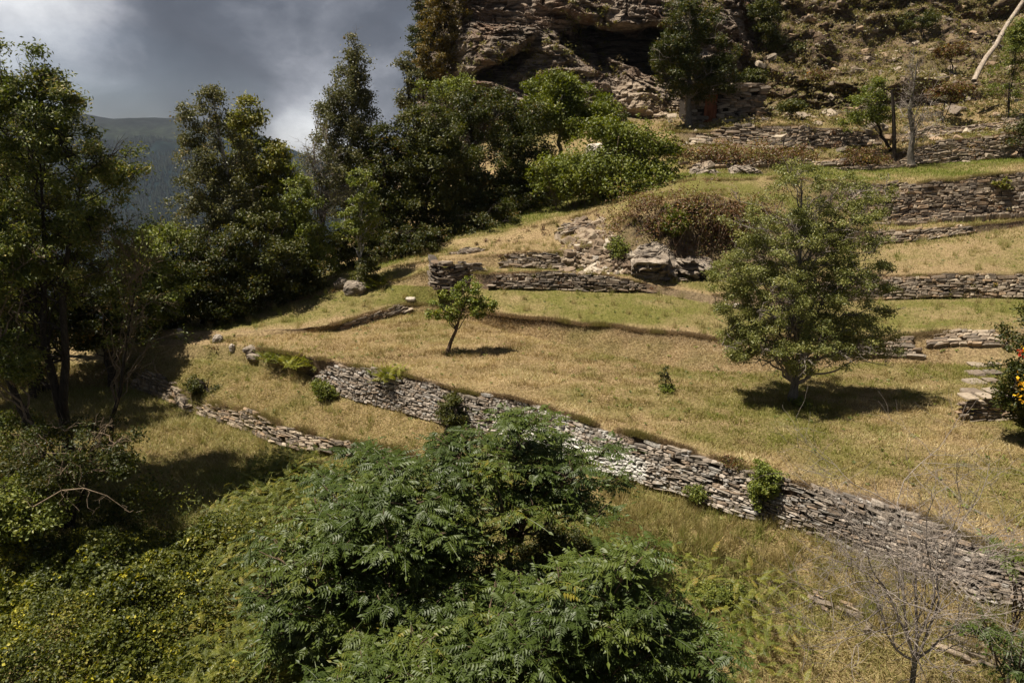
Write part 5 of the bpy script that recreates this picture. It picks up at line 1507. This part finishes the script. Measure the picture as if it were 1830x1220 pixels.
def ailanthus(label, base_px, d, crowns, n_tip, seed, per=(5, 8), trunk=.06, scale=1.0, group=None, bdrop=None):
    rng = np.random.default_rng(seed)
    LUMP[0] = 1.05
    base = drop(base_px[0], d, base_px[1]) if bdrop is None else bdrop
    root = thing('ailanthus_tree', label, 'tree', base, group)
    # branch ends: flat sprays kept apart from each other, several leaf rosettes in each
    P, O = crown_pts(crowns, d, n_tip * 9, rng, .25, .9)
    k = O[:, 2] > -.2; P = P[k]; O = O[k]
    sel = []
    for i in range(len(P)):
        if all(np.linalg.norm((P[i] - P[j]) * [1, 1, 1.5]) > .74 * scale for j in sel): sel.append(i)
        if len(sel) >= n_tip // 5 + 2: break
    S = P[sel]
    m_ = rng.integers(4, 9, len(S)); sid = np.repeat(np.arange(len(S)), m_)
    a_ = rng.uniform(0, 2 * PI, len(sid)); rr_ = .46 * scale * rng.uniform(.25, 1, len(sid)) ** .6
    P = S[sid] + np.stack([np.cos(a_) * rr_, np.sin(a_) * rr_, rng.normal(size=len(sid)) * .05 - rr_ * .18], 1)
    toneS = rng.uniform(0, .9, len(S))
    tb = Buf(); top = P[np.argmax(P[:, 2])]; cen = P.mean(0)
    fork = base * .55 + np.array([cen[0], cen[1], cen[2]]) * .45
    t = np.linspace(0, 1, 8)[:, None]
    tp = base * (1 - t) + fork * t; tp[0, 2] -= .3
    tube(tb, tp, np.linspace(trunk * 1.3, trunk, 8), 9, rough=.06, rng=rng)
    tb.build('trunk', M['bark_grey'], root)
    bb = Buf(); nl = min(len(P), max(5, n_tip // 9))
    lim = []
    cid = rng.choice(len(P), nl, replace=False)
    for i in cid:
        cv = curve(fork, P[i] - (P[i] - fork) * .12, rng, 10, .03, .02, upfirst=.5); lim.append(cv)
        tube(bb, cv, np.linspace(trunk * .6, .012, 10), 6)
    fl = np.array(lim)[:, 3:].reshape(-1, 3)
    for i in range(len(P)):
        dist = np.linalg.norm(fl - P[i], axis=1) + (fl[:, 2] > P[i][2] - .1) * .6
        tube(bb, curve(fl[np.argmin(dist)], P[i], rng, 6, -.06, .03), np.linspace(.016, .009, 6), 5)
    bb.build('branches', M['bark_brown'], root)
    Os = []; Ds = []; Rn = []
    for i in range(len(P)):
        m = rng.integers(*per); a0 = rng.uniform(0, 2 * PI)
        tone = toneS[sid[i]] + rng.normal() * .1
        for j in range(m):
            a_ = a0 + j * 2.399; el = rng.uniform(-.15, .35)
            Os.append(P[i] - [0, 0, rng.uniform(0, .18)]); Ds.append([math.cos(a_) * math.cos(el), math.sin(a_) * math.cos(el), math.sin(el)])
            Rn.append(min(1, max(0, tone + rng.normal() * .1)))
    lb = Buf(); place_fronds(lb, np.array(Os), np.array(Ds), AIL, rng, scale, np.array(Rn))
    lb.build('foliage', M['leaf_ail'], root, smooth_=False)
    return root


ailanthus('upright feather leaved tree overlapping the long wall, its bare forked trunk in view', (900, 1010), 13.0,
          [(940, 740, 45, 18), (860, 800, 80, 22), (950, 805, 90, 20), (1045, 800, 50, 14), (900, 850, 110, 26), (1015, 872, 80, 22), (790, 830, 60, 25)], 230, 201, trunk=.07, scale=.74)
ailanthus('broad feather leaved tree left of the forked trunk, crown falling towards the bottom left', (680, 1100), 11.6,
          [(690, 900, 120, 50), (600, 970, 100, 55), (750, 985, 135, 65), (770, 930, 60, 35), (585, 1060, 95, 60), (700, 1080, 150, 80), (830, 1060, 100, 70), (900, 1090, 80, 60), (560, 1130, 70, 50)], 640, 202, trunk=.08, scale=.76)
ailanthus('low feather leaved tree spreading over the bottom right of the foreground group', (1040, 1240), 9.6,
          [(1075, 1055, 120, 45), (980, 1110, 120, 60), (920, 1130, 90, 60), (1150, 1120, 110, 65), (1080, 1200, 170, 80), (1200, 1190, 70, 55), (1120, 1000, 60, 35)], 560, 203, trunk=.08, scale=.74)
ailanthus('feather leaved tree at the bottom edge left of centre', (760, 1260), 9.4,
          [(760, 1160, 110, 50), (680, 1190, 90, 45), (860, 1180, 90, 55), (900, 1230, 100, 50), (740, 1250, 130, 60), (620, 1230, 80, 40)], 460, 204, trunk=.07, scale=.74)
ailanthus('small feather leaved tree at the left of the foreground group below the low wall', (648, 900), 15.5,
          [(655, 815, 45, 18), (690, 835, 40, 22), (620, 850, 40, 25)], 42, 205, trunk=.04)
ailanthus('feather leaved sapling in the bottom right corner', (1835, 1230), 8.3, [(1830, 1130, 50, 40), (1850, 1190, 55, 40)], 26, 206, trunk=.03, scale=.75)
ailanthus('single feather leaved shoot beside the wall at the right edge', (1850, 1040), 9.6, [(1840, 985, 25, 14)], 3, 207, per=(4, 6), trunk=.02, scale=.8)
ailanthus('feather leaved shoots at the left rim of the foreground group', (540, 1130), 11.8, [(535, 1050, 35, 25), (560, 1000, 30, 25), (520, 1110, 30, 30)], 26, 208, trunk=.03)


def fern_clump(name, label, cat, px, py, n, scale, mat, seed, wide=.25, el=(.3, 1.1)):
    rng = np.random.default_rng(seed); b0_ = hit(px, py)
    root = thing(name, label, cat, b0_)
    O_ = b0_ + rng.normal(size=(n, 3)) * [wide, wide, .03] + [0, 0, 0]
    a_ = rng.uniform(0, 2 * PI, n); e = rng.uniform(*el, n)
    D_ = np.stack([np.cos(a_) * np.cos(e), np.sin(a_) * np.cos(e), np.sin(e)], 1)
    bf = Buf(); place_fronds(bf, O_, D_, FERN, rng, scale); bf.build('fronds', mat, root, smooth_=False)
    return root


fern_clump('fern', 'yellow green fern clump hanging over the long wall', 'fern', 700, 672, 120, .75, M['leaf_broom'], 301, .22)
fern_clump('fern', 'yellow green fern clump at the left end of the long wall', 'fern', 540, 650, 150, .85, M['leaf_broom'], 302, .3)
fern_clump('fern', 'smaller green fern clump left of the one at the end of the long wall', 'fern', 494, 640, 100, .75, M['leaf_fern'], 303, .25)
fern_clump('fern', 'yellow green fern in front of the boulders and dark wood', 'fern', 665, 510, 80, .9, M['leaf_broom'], 304, .3)
fern_clump('fern', 'bright green fern among dry grass right of the foreground trees', 'fern', 1340, 1125, 22, .75, M['leaf_fern'], 305, .12)
fern_clump('fern', 'second bright green fern, left of and above the other in the dry grass', 'fern', 1300, 1105, 18, .7, M['leaf_fern'], 306, .12)

bush('bush', 'dark green undergrowth added for the shadow right of the forked trunk of the foreground tree', 985, 1010, None, [(1000, 965, 60, 24), (950, 1000, 50, 25), (1045, 978, 45, 18)], M['leaf_dark'], 12000, .07, 102, clump=.2, n_clump=130)  # dark leaves added to stand in for the shadow beside the trunk
bush('bush', 'green low shrub in the dry grass below the long wall at right', 1300, 1075, None, [(1290, 1055, 35, 16), (1325, 1062, 30, 14), (1260, 1060, 25, 14)], M['leaf_hazel'], 6000, .06, 103, clump=.15)
# --- leafless tree lower right
rng = np.random.default_rng(77)
DB = 8.8; bs = drop(1640, DB, 1200)
root = thing('bare_tree', 'wide leafless grey tree with fine twigs in the lower right foreground', 'tree', bs)
tb = Buf(); bb = Buf(); tw = Buf()


def grow(p, dv, L, r, lvl):
    n = 7
    pts = [p]; dd = dv.copy()
    for k in range(n):
        dd = unit(dd + rng.normal(size=3) * .16 + np.array([0, 0, .03])); pts.append(pts[-1] + dd * L / n)
    pts = np.array(pts)
    tube(bb if lvl < 3 else tw, pts, np.linspace(r, max(r * .45, .0018), n + 1), 6 if lvl < 2 else 3)
    if lvl >= 4: return
    m = (7, 8, 7, 5, 4)[lvl]
    for k in range(m):
        i = rng.integers(2, n + 1)
        nd = unit(dd * .8 + rng.normal(size=3) * .75)
        nd[2] = nd[2] * .8 + .05
        grow(pts[i], unit(nd), L * rng.uniform(.45, .72), r * .5, lvl + 1)


hub = at(1635, 1180, DB)
tube(tb, [bs - [0, 0, .3], (bs + hub) / 2 + [.05, 0, 0], hub], [.06, .048, .04], 9, rough=.1, rng=rng)
for tx, ty, dd_ in ((1650, 880, 0), (1500, 960, .3), (1760, 930, -.2), (1420, 1060, .2), (1560, 850, .6), (1780, 1080, 0), (1600, 1000, -.8)):
    e = at(tx, ty, DB + dd_); L = np.linalg.norm(e - hub)
    grow(hub, unit(e - hub), L * .74, .022, 1)
tb.build('trunk', M['bark_grey'], root); bb.build('branches', M['twig_pale'], root); tw.build('twigs', M['twig_pale'], root)

# dead branches lying at left
for (pts, lab) in (([(232, 915, 13.6), (190, 885, 13.5), (150, 872, 13.4), (110, 876, 13.4), (60, 905, 13.3)], 'thin dead branch hanging over the dark undergrowth at left'),):
    P = np.array([at(*q) for q in pts]); root = thing('dead_branch', lab, 'branch', P[0])
    bf = Buf(); tube(bf, P, np.linspace(.008, .016, len(P)), 5)
    for k in range(14):
        a_ = P[rng.integers(len(P))]; tube(bf, curve(a_, a_ + unit(rng.normal(size=3) + [0, 0, -.3]) * rng.uniform(.25, .7), rng, 5, 0, .08), np.linspace(.007, .003, 5), 3)
    bf.build('wood', M['twig_tan'], root)

# ------------------------------------------------------------------ ground cover
rng = np.random.default_rng(900)
# mown meadow
bf = Buf()
P, g_, px_, t_, k_ = scatter(['MWt'], 150000, rng, (380, 1880))
ptn = fbm(P[:, 0] * 1.5, P[:, 1] * 1.5, 0, 3, 72)
tn = np.clip(g_ * 1.1 + ptn * .6 + rng.normal(size=len(P)) * .15, 0, .9)
blades(bf, P, .06 + .09 * (fbm(P[:, 0] * 3, P[:, 1] * 3, 0, 3, 73) > .05), .022, rng, .9, tint=tn, rnd=np.clip(rng.uniform(0, .7, len(P)) + .9 * fbm(P[:, 0] * .7, P[:, 1] * 2.2, 0, 4, 70) + .15 + .3 * (1 - smooth(.02, .12, t_)), 0, 1))
tag(bf.build('mown_grass', M['grass_dry'], smooth_=False), 'short dry mown grass of the meadow', kind='stuff')
# bank and strips
bf = Buf()
P, g_, px_, t_, k_ = scatter(['BKb'], 60000, rng, (560, 1700))
blades(bf, P, .09, .022, rng, 2.2, tint=np.clip(g_ * .8 + .1, 0, 1), ldir=np.array([0, -.4, 0]))
tag(bf.build('bank_grass', M['grass_bank'], smooth_=False), 'withered pinkish grass on the bank behind the meadow', kind='stuff')
bf = Buf()
P, g_, px_, t_, k_ = scatter(['BKt', 'W1t', 'W2t', 'W3t', 'W4t', 'W5t'], 170000, rng, (250, 1880), ymax=56)
blades(bf, P, .09 + .05 * (P[:, 1] > 33), .02 + .012 * (P[:, 1] > 33), rng, .5, tint=np.clip(g_ + rng.normal(size=len(P)) * .2, 0, 1))
tag(bf.build('terrace_grass', M['grass_rough'], smooth_=False), 'green and dry grass on the terrace strips', kind='stuff')
# rough slope grass below the meadow wall
bf = Buf()
P, g_, px_, t_, k_ = scatter(['LWt'], 90000, rng, (200, 1880))
blades(bf, P, .13, .022, rng, 2.0, rnd=np.clip(rng.uniform(.25, 1, len(P)), 0, 1), tint=np.clip(g_ * .6 + rng.normal(size=len(P)) * .2, 0, 1), ldir=np.array([.1, -.4, -.2]))
P, g_, px_, t_, k_ = scatter(['mid', 'LWb'], 160000, rng, (-60, 1880))
cl2 = fbm(P[:, 0] * .9, P[:, 1] * .9, 0, 4, 74)
blades(bf, P, .20 + .22 * np.clip(cl2 + .2, 0, 1), .022, rng, 1.3, tint=np.clip(g_ * .8 + rng.normal(size=len(P)) * .25, 0, 1))
P, g_, px_, t_, k_ = scatter(['front'], 70000, rng, (900, 1880))
blades(bf, P, .3, .016, rng, .55, tint=np.clip(.6 + rng.normal(size=len(P)) * .3, 0, 1))
tag(bf.build('rough_grass', M['grass_rough'], smooth_=False), 'long uncut grass of the lower slope', kind='stuff')
# dry brown fringe on the wall tops
bf = Buf()
for rn, a0_, a1_, n, h in (('MWt', 440, 1880, 46000, .12), ('BKt', 590, 1700, 40000, .15), ('W1t', 700, 1880, 20000, .10), ('W2t', 690, 1880, 16000, .12),
                           ('W3t', 950, 1880, 14000, .15), ('W4t', 1200, 1880, 12000, .15), ('W5t', 1200, 1700, 10000, .15), ('LWt', 380, 760, 9000, .20)):
    q = rowat(rn, rng.uniform(a0_, a1_, n))
    cl2 = fbm(q[:, 0] * 1.5, 0 * q[:, 0], 0, 3, 75)
    kc = cl2 > (-.7 if rn == 'BKt' else -.3); q = q[kc]; cl2 = cl2[kc]
    q = q + rng.normal(size=q.shape) * [.05, .09, .0] + [0, .02, -.02]
    blades(bf, q, h * (1 + 1.2 * np.clip(cl2, 0, 1)), .016, rng, .5, tint=np.clip(.15 + cl2, 0, .6), ldir=np.array([0, -.75, -.2]))
tag(bf.build('dry_fringe', M['grass_brown'], smooth_=False), 'brown dry grass hanging over the wall tops', kind='stuff')
# broad leaved weeds and leaf litter on the grass
bf = Buf()
P, g_, px_, t_, k_ = scatter(['MWt', 'BKt', 'BKb', 'LWt', 'W1t', 'W2t'], 800, rng, (350, 1860), ymax=36)
n = len(P); idx = np.repeat(np.arange(n), 12); rd = rng.uniform(.04, .12, n); off = unit(rng.normal(size=(len(idx), 3)) * [1, 1, .3])
leaves(bf, P[idx] + off * rd[idx][:, None] * rng.uniform(.2, 1, (len(idx), 1)) + [0, 0, .05], .07, .035, rng, up=1.2, rnd=rng.uniform(0, .8, n)[idx])
tag(bf.build('meadow_weeds', M['leaf_hazel'], smooth_=False), 'small green weeds dotted over the grass', kind='stuff')
bf = Buf()
P, g_, px_, t_, k_ = scatter(['MWt'], 9000, rng, (380, 1880))
wv_ = fbm(P[:, 0] * .6, P[:, 1] * .6, 0, 3, 121) > .12; P = P[wv_]
leaves(bf, P + [0, 0, .055], .055, .03, rng, up=3.0)
tag(bf.build('leaf_litter', M['grass_brown'], smooth_=False), 'brown dead leaves and clippings on the meadow', kind='stuff')
for c_, r_ in BOULD:
    n = int(260 * max(r_, .3)); a_ = rng.uniform(0, 2 * PI, n)
    q = np.stack([c_[0] + np.cos(a_) * r_ * rng.uniform(.85, 1.35, n), c_[1] + r_ * .3 + np.sin(a_) * r_ * .8 * rng.uniform(.85, 1.3, n), np.zeros(n)], 1)
    q[:, 2] = [gz(x, y) for x, y in q[:, :2]]
    if 'BF_' not in globals(): BF_ = Buf()
    blades(BF_, q, .20, .022, rng, .5, tint=rng.uniform(0, .6, n))
tag(BF_.build('grass_tufts', M['grass_rough'], smooth_=False), 'grass tufts growing round the feet of the rocks', kind='stuff')
# weeds rooted in the walls
bf = Buf()
P, g_, px_, t_, k_ = scatter(['MWb', 'W1b', 'W3b', 'W4b', 'W5b', 'W2b', 'LWb'], 520, rng, (340, 1860), ymax=54)
kp = fbm(P[:, 0] * .4, P[:, 2] * .6, 0, 3, 111) > -.1; P = P[kp]; n = len(P)
idx = np.repeat(np.arange(n), 46); far = np.clip(P[:, 1] / 26, .5, 2)
off = unit(rng.normal(size=(len(idx), 3))) * rng.uniform(.2, 1, (len(idx), 1)) * [1, .8, .8]
rd = rng.uniform(.07, .24, n) * far
leaves(bf, P[idx] + off * rd[idx][:, None] + [0, -.12, .02], (.055 * far)[idx], (.035 * far)[idx], rng, up=.4, out=off * .4, rnd=np.clip(rng.uniform(0, 1, n)[idx] * .8 + rng.uniform(0, .2, len(idx)), 0, 1))
tag(bf.build('wall_weeds', M['leaf_rusty'], smooth_=False), 'small brown and green weeds rooted in the dry stone walls', kind='stuff')
bf = Buf()
P, g_, px_, t_, k_ = scatter(['W1b', 'W3b', 'W4b', 'W5b', 'W2b', 'LWb', 'MWb'], 26000, rng, (340, 1860), ymax=54)
kp = fbm(P[:, 0] * .5, P[:, 2] * .9, 0, 4, 112) > .12; P = P[kp]
blades(bf, P + [0, -.12, 0], .14, .02, rng, .8, ldir=np.array([0, -.6, .0]), tint=rng.uniform(0, .5, len(P)))
tag(bf.build('wall_grass', M['grass_brown'], smooth_=False), 'dry grass growing from cracks of the walls', kind='stuff')
# seed heads and tall dry tussocks on the lower slope
bf = Buf()
P, g_, px_, t_, k_ = scatter(['LWt', 'LWb'], 420, rng, (1080, 1880), ymax=30)
P2, g_, px_, t_, k_ = scatter(['LWt', 'mid', 'BKt', 'W2t', 'W1t'], 520, rng, (300, 1800), ymax=36)
C = np.concatenate([P, P2]); idx = np.repeat(np.arange(len(C)), 34)
blades(bf, C[idx] + rng.normal(size=(len(idx), 3)) * [.06, .06, 0], .34, .014, rng, .38, rnd=np.clip(rng.uniform(0, 1, len(C))[idx] * .6 + rng.uniform(0, .4, len(idx)), 0, 1), tint=(rng.uniform(0, 1, len(C)) ** 2)[idx] * .8)
tag(bf.build('tussocks', M['grass_rough'], smooth_=False), 'scattered tall tussocks of dry grass', kind='stuff')
# scrub tufts on the upper slope, cliff
bf = Buf()
P, g_, px_, t_, k_ = scatter(['CB', 'U1', 'W5t', 'W4t'], 7000, rng, (1180, 1900))
P2 = CG[rng.integers(60, 520, 2200), rng.integers(20, 740, 2200)]
P2 = P2[(vnoise(P2[:, 0] * .3, P2[:, 1] * .1, P2[:, 2] * .3, 4) > .12)]
C = np.concatenate([P, P2]); n = len(C); rd = rng.uniform(.15, .65, n) * rng.choice([.6, 1, 1.5], n)
idx = np.repeat(np.arange(n), 26); off = unit(rng.normal(size=(len(idx), 3))) * rng.uniform(.3, 1, (len(idx), 1)) * np.array([1, 1, .7])
Q = C[idx] + off * rd[idx][:, None]; tone = rng.uniform(0, 1, n)
leaves(bf, Q, .22, .10, rng, up=.4, out=off * .5, rnd=np.clip(tone[idx] * .8 + rng.uniform(0, .2, len(idx)), 0, 1))
P, g_, px_, t_, k_ = scatter(['CB', 'U1', 'U2'], 70000, rng, (1180, 1900))
kq = fbm(P[:, 0] * .35, P[:, 1] * .35, 0, 4, 76) > .02; P = P[kq]
blades(bf, P, .32, .05, rng, .5, rnd=np.clip(rng.normal(size=len(P)) * .2 + .45, 0, 1))
tag(bf.build('scrub', M['scrub'], smooth_=False), 'low dry scrub and tussocks on the rocky slope', kind='stuff')
# bracken
bf = Buf()
def wb(x, y, px, t, k): return smooth(330, 450, px) * (1 - smooth(640, 800, px)) * (fbm(x * .7, y * .7, 0, 3, 78) > -.1) * np.where((k == RI['mid']) & (t > .8), 0, 1) + .25 * smooth(1180, 1240, px) * (1 - smooth(1400, 1470, px)) * (k <= RI['mid'])
P, g_, px_, t_, k_ = scatter(['mid', 'front'], 3600, rng, (280, 1480), wb)
a_ = rng.uniform(0, 2 * PI, len(P)); e = rng.uniform(.0, .9, len(P))
place_fronds(bf, P + np.array([0, 0, .25]) + rng.uniform(0, .35, (len(P), 1)) * [[0, 0, 1]], np.stack([np.cos(a_) * np.cos(e), np.sin(a_) * np.cos(e), np.sin(e)], 1), FERN, rng, .62)
tag(bf.build('bracken', M['leaf_fern'], smooth_=False), 'bracken covering the slope below the low wall', kind='stuff')
# bramble undergrowth bottom left
bf = Buf()
def wu(x, y, px, t, k): return np.where(k == RI['mid'], (1 - smooth(120, 420, px)) * (1 - smooth(.02, .22, t)), np.where(px < 520, 1.0, 1.0)) * (1 - .65 * smooth(260, 480, px) * (fbm(x * .6, y * .6, 0, 3, 141) > -.05)) * (1 - smooth(720, 1000, px)) + .1 * (k == RI['front'])
P, g_, px_, t_, k_ = scatter(['front', 'mid'], 125000, rng, (-150, 1300), wu)
hb_ = .08 + .85 * smooth(-.4, .45, fbm(P[:, 0] * .9, P[:, 1] * .9, 0, 4, 79)) + .12 * fbm(P[:, 0] * 4, P[:, 1] * 4, 0, 2, 80)
P[:, 2] += hb_ * (1 - rng.uniform(0, 1, len(P)) ** 2.2 * .8)
yel = np.clip((fbm(P[:, 0] * 1.5, P[:, 1] * 1.5, P[:, 2] * .8, 4, 81) - .25) * 5, 0, 1) * (rng.uniform(0, 1, len(P)) < .35)
yel = np.maximum(yel, (rng.uniform(0, 1, len(P)) < .02) * .9)
ls_ = .085 * (1 + .8 * fbm(P[:, 0] * .8 + 9, P[:, 1] * .8, 0, 3, 131))
leaves(bf, P, ls_, ls_ * .8, rng, up=.9, tint=yel, fold=.12, rnd=np.clip(rng.uniform(0, .8, len(P)) + .5 * fbm(P[:, 0] * 1.8, P[:, 1] * 1.8, 0, 3, 82) + .1, 0, 1))
tag(bf.build('bramble_undergrowth', M['leaf_bramble'], smooth_=False), 'green and yellow brambles covering the lower left slope', kind='stuff')

# ------------------------------------------------------------------ haze over the valley
hm = new_mat('haze'); T = NT(hm.node_tree)
pv = T.n('ShaderNodeVolumePrincipled'); pv.inputs['Color'].default_value = (.72, .82, 1.0, 1); pv.inputs['Density'].default_value = .00005; pv.inputs['Anisotropy'].default_value = 0.2
o = T.n('ShaderNodeOutputMaterial'); T.l(pv.outputs[0], o.inputs['Volume'])
bf = Buf()
zt = max(float(mg[..., 2].max()), float(G[..., 2].max()), float(CG[..., 2].max())) + 30; zb = min(float(mg[..., 2].min()), float(G[..., 2].min())) - 1
xr = max(abs(float(mg[..., 0].min())), float(mg[..., 0].max()), float(G[..., 0].max())) + 50
v = np.array([[x, y, z] for x in (-xr, xr) for y in (-60, 2750) for z in (zb, zt)], float)
bf.add(v, quads=np.array([[0, 1, 3, 2], [4, 6, 7, 5], [0, 4, 5, 1], [2, 3, 7, 6], [0, 2, 6, 4], [1, 5, 7, 3]]))
tag(bf.build('haze', hm, smooth_=False), 'thin blue haze in the valley air', kind='stuff')
